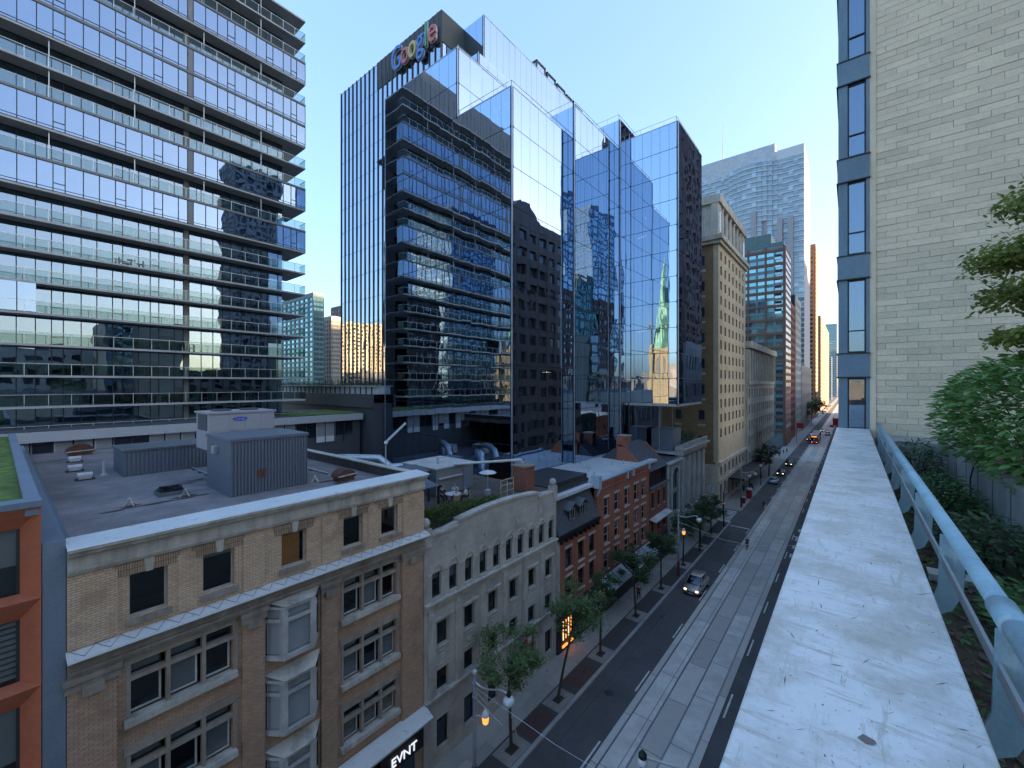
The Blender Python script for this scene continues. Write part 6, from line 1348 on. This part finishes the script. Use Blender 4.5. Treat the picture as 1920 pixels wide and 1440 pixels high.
# ---------------------------------------------------------------- lamp posts, wires, signals
def lamp_post(x, y, h, label, arm=2.4, lantern=True):
    g = thing('lamp_post', (x,y,.12), label, 'lamp post', 'lamp posts along the far kerb')
    MB().lathe([(.17,0),(.15,.3),(.115,2.2),(.105,h)], (x,y,.12), 12).build('pole', M('pole grey paint', (.19,.22,.25), .6) if 'pole grey paint' not in bpy.data.materials else bpy.data.materials['pole grey paint'], g, smooth=True)
    MB().lathe([(.13,h-.02),(.16,h+.02),(.16,h+.14),(.05,h+.2)], (x,y,.12), 12).build('cap', paleboard, g)
    MB().lathe([(.175,.15),(.165,1.7),(.15,2.0)], (x,y,.0), 12).build('painted_base', M('maroon base paint', (.17,.03,.045), .6) if 'maroon base paint' not in bpy.data.materials else bpy.data.materials['maroon base paint'], g)
    for z in (h-1.4, h-.6): MB().lathe([(.14,z),(.14,z+.12)], (x,y,.12), 12).build('clamp', steel, g)
    pts = [(x+.05,y+.02,h-.35)]
    for i in range(1, 13): t = i/12; pts.append((x+arm*t, y+.25*t, h-.35-.42*math.sin(t*math.pi*.9)*(1-t*.9)+.45*math.sin(t*math.pi*.75)*t-.55*max(0,t-.75)))
    MB().tube(pts, .05, 8).build('arm', steel, g, smooth=True)
    e = pts[-1]
    MB().lathe([(.04,-.05),(.12,-.1)][::-1]+[(.16,-.0),(.05,.25)], (e[0],e[1],e[2]), 10).build('lamp_neck', blackm, g)
    gl_ = MB().lathe([(.06,-.62),(.2,-.58),(.31,-.42),(.31,-.28),(.22,-.14),(.08,-.08)], e, 14).build('globe', globem, g, smooth=True)
    MB().lathe([(.05,-.72),(.12,-.68),(.06,-.62)], e, 8).build('finial', steel, g)
    if lantern:
        lx, ly, lz = x+.55, y+.35, h-2.45
        l_ = MB().lathe([(.05,-.35),(.16,-.3),(.21,.0),(.21,.12)], (lx,ly,lz), 12).build('signal_lantern', lampo, g)
        MB().lathe([(.23,.12),(.2,.28),(.1,.42),(.03,.52)], (lx,ly,lz), 12).build('lantern_cap', globem, l_); MB().tube([(x,y,lz+.1),(lx,ly,lz+.1)], .03, 6).build('lantern_bracket', steel, l_)
    return g
lamp_post(-17.2, 17.7, 7.3, 'grey lamp post with white globe and orange lantern in front of the grey stone base')
lamp_post(-17.0, 54.3, 8.2, 'grey lamp post with orange lantern before the gabled brick house')
lamp_post(-16.9, 92.5, 7.5, 'grey lamp post at the hotel corner past the crosswalk', lantern=False)
lamp_post(-16.9, 128, 7.5, 'grey lamp post beside the large maple leaf flag', lantern=False)
def globe_post(x, y, label):
    g = thing('globe_lamp', (x,y,.12), label, 'lamp post', 'short globe lamps along the far kerb')
    MB().lathe([(.14,0),(.08,.5),(.06,4.2)], (x,y,.12), 10).build('pole', blackm, g); MB().lathe([(.08,4.2),(.25,4.35),(.34,4.6),(.25,4.85),(.08,4.95)], (x,y,.12), 14).build('globe', globem, g, smooth=True); MB().lathe([(.2,4.93),(.06,5.1)], (x,y,.12), 10).build('cap', blackm, g)
globe_post(-17.2, 64.5, 'black short post with white globe near the green painted house'); globe_post(-17.0, 101.5, 'black short post with white globe beside the red mail box'); globe_post(-17.0, 116, 'black short post with white globe by the hotel canopy')
g = thing('globe_lamp', (-5.2,22.5,.12), 'white globe lamp rising at the bottom edge on the near sidewalk', 'lamp post'); p_ = onX(1205,1425,-5.0); MB().lathe([(.12,0),(.07,p_[2]-.2)], (p_[0],p_[1],.12), 10).build('pole', blackm, g); MB().lathe([(.06,0),(.13,.06),(.15,.18),(.1,.3)], (p_[0],p_[1],p_[2]-.2), 12).build('globe', globem, g, smooth=True); MB().lathe([(.13,.28),(.13,.38),(.04,.5)], (p_[0],p_[1],p_[2]-.2), 10).build('cap', blackm, g); MB().tube([(p_[0],p_[1],p_[2]+.1),(p_[0]+.8,p_[1]+.5,p_[2]-.1),(p_[0]+1.6,p_[1]+1,p_[2]-.6)], .04, 6).build('arm', steel, g)
for i, (y0_, y1_) in enumerate(((18,54),(54,92),(92,250))):
    g = thing('overhead_wire', (-10,y0_,5.7), ['contact wires over the tracks nearest the lamp with the bottom globe','contact wires over the tracks beside the silver minivan','contact wires over the tracks past the crosswalk'][i], 'wire', 'contact wires over the tracks')
    for x in (-11.88, -8.85): MB().tube([(x,y0_,5.7),(x,(y0_+y1_)/2,5.62),(x,y1_,5.7)], .012, 4).build('strand', wirem, g)
for i, (y, h) in enumerate(((17.7,6.6),(54.3,7.0),(92.5,6.8),(128,6.8))):
    g = thing('span_wire', (-10,y,h), ['thin cross wire from the lamp post at the grey stone base','thin cross wire from the orange lantern post at the gabled house','thin cross wire from the hotel corner lamp post','thin cross wire from the lamp post by the large flag'][i], 'wire', 'cross wires over the street')
    MB().tube([(-17.1,y,h),(-11.9,y+.5,5.78),(-8.85,y+.6,5.78),(-3.5,y+1,h)], .012, 4).build('strand', steel, g)
    MB().tube([(-17.1,y,h-.6),(-15.2,y+.2,h-1.35)], .02, 5).tube([(-17.1,y,h-.2),(-15.6,y-.6,h+.1)], .015, 5).build('insulator_rod', paleboard, g)
g = thing('traffic_signal', (-16.9,78.0,.12), 'dark traffic signal pole with two white hanging banners at the crosswalk', 'traffic signal')
MB().lathe([(.12,0),(.09,6.0)], (-16.9,78,.12), 8).build('pole', blackm, g)
for k, (dx, sy) in enumerate(((.35,1.1),(1.5,1.1))): bq = MB().box(-16.9+.0,-16.85,78.15+dx,78.95+dx,4.7,5.9).build('banner', whitewood, g); text('M', .8, redp if k else blackm, (-16.83,78.55+dx,5.3), RX, bq, 'banner_lettering', .01)
MB().box(-17.0,-16.8,77.6,77.9,3.4,4.4).build('signal_head', darkm, g); MB().lathe([(.12,0),(.12,.05)], (-16.85,77.55,4.2), 8).build('lamp', lampo, g)
g = thing('parking_sign', (-20,80.2,5.5), 'round white parking sign with a black P on the bank corner', 'sign'); MB().tube([(XF+.9,80.6,5.6),(XF+.98,80.55,5.6)], .75, 20).build('disc', whitewood, g); text('P', 1.1, blackm, (XF+1.02,80.55,5.6), RX, g, 'letter', .01); MB().tube([(XF,80.6,5.6),(XF+.9,80.6,5.6)], .05, 6).build('bracket', steel, g)
def box_thing(name, label, x, y, s_, m, cat):
    g = thing(name, (x,y,.12), label, cat); MB().box(x-s_*.5,x+s_*.5,y-s_*.5,y+s_*.5,.3,.12+s_*1.9).build('body', m, g); MB().lathe([(s_*.7,0),(s_*.6,s_*.25),(s_*.2,s_*.4)], (x,y,.12+s_*1.9), 10).build('lid', whitewood, g); MB().box(x-s_*.4,x+s_*.4,y-s_*.4,y+s_*.4,.12,.3).build('foot', darkm, g); MB().box(x+s_*.5,x+s_*.52,y-s_*.3,y+s_*.3,1.0,1.15).build('slot', blackm, g)
box_thing('mail_box', 'red mail box with pale lid on the hotel sidewalk', -16.95, 101.0, .95, redp, 'mail box')
box_thing('news_box', 'dark red news box near the glass canopy', -17.1, 96.0, .6, M('maroon box', (.2,.03,.04), .5), 'news box')
# ---------------------------------------------------------------- vehicles
def ring(y, hw_, z0, z1, n=16, p=3.2):
    out = []; zc_ = (z0+z1)/2; hh = (z1-z0)/2
    for k in range(n):
        t = 2*math.pi*k/n; c_, s_ = math.cos(t), math.sin(t); out.append((hw_*math.copysign(abs(c_)**(2/p), c_), y, zc_+hh*math.copysign(abs(s_)**(2/p), s_)))
    return out
def loft(secs):
    mb = MB(); n = len(secs[0])
    for s in secs: mb.v += s
    for i in range(len(secs)-1):
        for k in range(n): j = (k+1) % n; mb.f.append((i*n+k, i*n+j, (i+1)*n+j, (i+1)*n+k))
    mb.f.append(tuple(range(n-1,-1,-1))); e = (len(secs)-1)*n; mb.f.append(tuple(e+k for k in range(n))); return mb
carglass = glassM('car glass', (.10,.12,.14), .15, (.3,.35,.4)); tyre = M('tyre rubber', (.015,.015,.016), .9)
def car(loc, rot, paintm, label, kind='sedan', lights=True):
    """local frame: nose towards -Y, ground at z=0"""
    g = thing('car', loc, label, 'car', 'cars on the street'); g.rotation_euler = (0,0,rot)
    def ad(o): o.matrix_parent_inverse = Matrix.Identity(4); return o
    L, W_, H_ = (4.7,.96,1.72) if kind == 'van' else (4.5,.90,1.46) if kind == 'sedan' else (4.6,.95,1.75)
    f = L/2; hood = .98 if kind != 'sedan' else .86
    b = loft([ring(-f,W_*.72,.30,.70), ring(-f+.12,W_*.88,.24,.80), ring(-f+.5,W_*.98,.20,hood-.02), ring(-f+1.15,W_,.19,hood+.04), ring(0,W_,.19,hood+.12), ring(f-1.0,W_,.19,hood+.12), ring(f-.25,W_*.96,.24,hood+.10), ring(f,W_*.82,.34,hood-.05)])
    body = ad(b.build('body', paintm, g, smooth=True))
    wx = -f+1.0; rr = f-.35 if kind != 'sedan' else f-.75
    zb_, zt_ = hood-.02, H_
    ad(loft([ring(wx,W_*.86,zb_-.05,zb_+.06), ring(wx+.45,W_*.84,zb_-.05,(zb_+zt_)/2+.05), ring(wx+.95,W_*.80,zb_-.05,zt_-.05), ring((wx+rr)/2+.2,W_*.79,zb_-.05,zt_), ring(rr-.55,W_*.78,zb_-.05,zt_-.05), ring(rr,W_*.80,zb_-.05,zb_+.12)]).build('windows', carglass, g, smooth=True))
    ad(loft([ring(wx+.95,W_*.70,zt_-.09,zt_-.03,12), ring((wx+rr)/2,W_*.74,zt_-.09,zt_+.03,12), ring(rr-.5,W_*.70,zt_-.09,zt_-.02,12)]).build('roof', paintm, g, smooth=True))
    for s in (-1,1):
        ad(MB().prism([(s*W_*.84,wx+.1,zb_),(s*W_*.84,wx+.2,zb_),(s*W_*.72,wx+1.0,zt_-.06),(s*W_*.72,wx+.88,zt_-.06)], (s*.04,0,0)).build('pillar', paintm, g)); ad(MB().box(s*W_-.02,s*W_+s*.16,wx+.35,wx+.5,zb_+.05,zb_+.2).build('mirror', paintm, g))
        for y in (-f+.85, f-.85):
            w_ = ad(MB().tube([(s*(W_-.22),y,.33),(s*(W_+.005),y,.33)], .33, 16).build('wheel', tyre, g)); r_ = MB().tube([(s*(W_+.004),y,.33),(s*(W_+.015),y,.33)], .2, 10).build('rim', steel, w_); r_.matrix_parent_inverse = Matrix.Translation(-Vector(w_.location))
        ad(MB().lathe([(.05,-.08),(.16,-.04),(.16,.06),(.05,.09)], (s*W_*.66,-f+.08,.68), 10).build('headlight', headl if lights else globem, g)); ad(MB().box(s*W_*.55,s*W_*.9,f-.1,f+.0,.72,.9).build('tail_light', redp, g))
    ad(MB().box(-W_*.45,W_*.45,-f-.01,-f+.1,.42,.58).build('grille', blackm, g)); ad(MB().box(-.26,.26,-f-.03,-f,.33,.43).build('plate', whitewood, g))
    return g
def pm(n, c, met=.3): return M(n, c, .3, metal=met, var=.02, spec=.6, grain=0)
car((-14.35,52.6,.0), 0, pm('silver beige paint', (.40,.37,.34), .5), 'silver beige minivan with headlights on driving beside the tracks', 'van')
car((-14.9,121,.0), math.pi, pm('light blue paint', (.40,.50,.58)), 'pale blue car parked nearest past the crosswalk', lights=False)
car((-14.7,133,.0), 0, pm('black paint gloss', (.015,.015,.018)), 'black car with headlights on behind the pale blue one')
car((-14.5,150,.0), 0, pm('dark blue paint', (.03,.04,.06)), 'dark blue car third in line past the crosswalk', 'suv')
car((-14.3,222,.0), 0, pm('charcoal paint', (.05,.05,.055)), 'charcoal car waiting beside the red streetcar')
car((-8.9,250,.0), math.pi, pm('white paint gloss', (.6,.6,.6)), 'white car driving away on the near tracks', 'suv', False)
car((-14.4,246,.0), 0, pm('grey paint', (.2,.2,.21)), 'grey car queuing far behind the streetcar')
car((-11.6,268,.0), 0, pm('silver paint', (.4,.4,.41)), 'silver car following the red streetcar')
car((-8.8,300,.0), math.pi, pm('red paint gloss', (.4,.03,.03)), 'small red car in the distance on the near tracks', lights=False)
St = thing('streetcar', (-11.85,214,0), 'red and white streetcar coming down the far track', 'streetcar')
def bl_box(*a): return MB().box(*a)
ws = 1.25; y0_, y1_ = 209, 232
MB().box(-11.85-ws,-11.85+ws,y0_+.5,y1_,.35,3.3).prism([(-11.85-ws,y0_+.5,.35),(-11.85+ws,y0_+.5,.35),(-11.85+ws,y0_+.5,3.3),(-11.85-ws,y0_+.5,3.3)], (0,-.4,0)).build('body', redp, St)
MB().box(-11.85-1.1,-11.85+1.1,y0_+.02,y0_+.1,1.35,2.7).build('windshield', carglass, St); MB().box(-11.85-.08,-11.85+.08,y0_-.02,y0_+.05,.9,2.75).build('white_stripe', whitewood, St); MB().box(-11.85-ws,-11.85+ws,y0_+.2,y1_,3.3,3.65).build('roof', paleboard, St)
for k in range(8): MB().box(-11.85+ws,-11.85+ws+.02,y0_+1.2+k*2.7,y0_+3.3+k*2.7,1.5,2.8).build('side_window', carglass, St)
for s in (-.75,.75): MB().lathe([(.05,0),(.16,.05),(.05,.1)], (-11.85+s,y0_+.02,.75), 8).build('headlight', headl, St)
MB().box(-11.85-.9,-11.85+.9,y0_+.0,y0_+.1,2.85,3.15).build('destination_board', lampo, St); MB().tube([(-11.85,y0_+8,3.6),(-11.85,y0_+16,5.6)], .04, 5).build('trolley_pole', blackm, St)
# cyclists and walkers
def bicycle(x, y, rot, label):
    g = thing('bicycle', (x,y,0), label, 'bicycle', 'bicycles on the road'); g.rotation_euler = (0,0,rot)
    for yy, nm in ((-.52,'wheel'),(.52,'wheel')):
        mb = MB(); pts = [(0, yy+.33*math.cos(t*math.pi/9), .34+.33*math.sin(t*math.pi/9)) for t in range(19)]; mb.tube(pts, .02, 5, False); o = mb.build(nm, tyre, g); o.matrix_parent_inverse = Matrix.Identity(4)
    for pts, nm in (([(0,.52,.34),(0,.15,.85),(0,-.35,.85),(0,0,.34),(0,.15,.85)],'frame'),([(0,-.35,.85),(0,-.52,.34)],'fork'),([(-.25,-.45,1.0),(0,-.38,1.0),(.25,-.45,1.0)],'handlebar'),([(0,.28,.93),(0,.05,.95)],'saddle')):
        o = MB().tube(pts, .025, 5).build(nm, blackm, g); o.matrix_parent_inverse = Matrix.Identity(4)
bicycle(-12.0, 70.0, 0, 'black bicycle ridden towards the camera beside the tracks'); person((-12.0,70.1,.42), math.pi, 'sit', cloth_d, cloth_d, 'cyclist in dark clothes riding between tracks and lane', 'people on the street')
bicycle(-13.6, 96.2, 0, 'bicycle ridden beyond the crosswalk'); person((-13.6,96.3,.42), math.pi, 'sit', M('grey jacket', (.2,.21,.22), .9), cloth_d, 'cyclist in grey jacket beyond the crosswalk', 'people on the street')
walk = [(-18.9,106,.4,'walker in dark coat beside the hotel canopy',cloth_d),(-18.2,111,3,'walker in white top under the hotel canopy',shirtw),(-17.5,108.5,2,'walker in blue top next to the globe lamp',M('blue top', (.08,.12,.3), .9)),(-18.4,172,1,'walker in dark coat past the large flag',cloth_d),(-17.8,176,.2,'walker in red top past the large flag',redp),(-18.8,165,3,'walker in pale top past the large flag',shirtw),(-18.6,45.5,.2,'walker in dark clothes under the awning',cloth_d)]
for x, y, rz_, lb, m in walk: person((x,y,.12), rz_, 'walk', m, cloth_d, lb, 'people on the street')
ban = thing('red_banner', (-17,205,5), 'red street banner hanging above the crowd near the streetcar', 'banner'); MB().box(-17.4,-15.0,205,205.1,6.5,8.6).build('cloth', redp, ban); MB().tube([(-17.4,205.2,.1),(-17.4,205.2,8.8)], .07, 6).build('pole', blackm, ban)
ban = thing('red_banner', (-4.5,235,5), 'bright red banner beside the parapet end over the far street', 'banner'); MB().box(-6.6,-4.2,235,235.1,6.0,9.2).build('cloth', redp, ban); MB().tube([(-4.2,235.2,.1),(-4.2,235.2,9.4)], .07, 6).build('pole', blackm, ban)
bl_ = thing('blue_shop_sign', (-19,150,5), 'pale blue shop sign projecting over the sidewalk past the flag', 'sign'); MB().box(XF+.3,XF+3.2,150,150.2,5.2,7.0).build('panel', paleblue, bl_); MB().box(XF,XF+.3,150.05,150.15,6,6.2).build('bracket', steel, bl_)
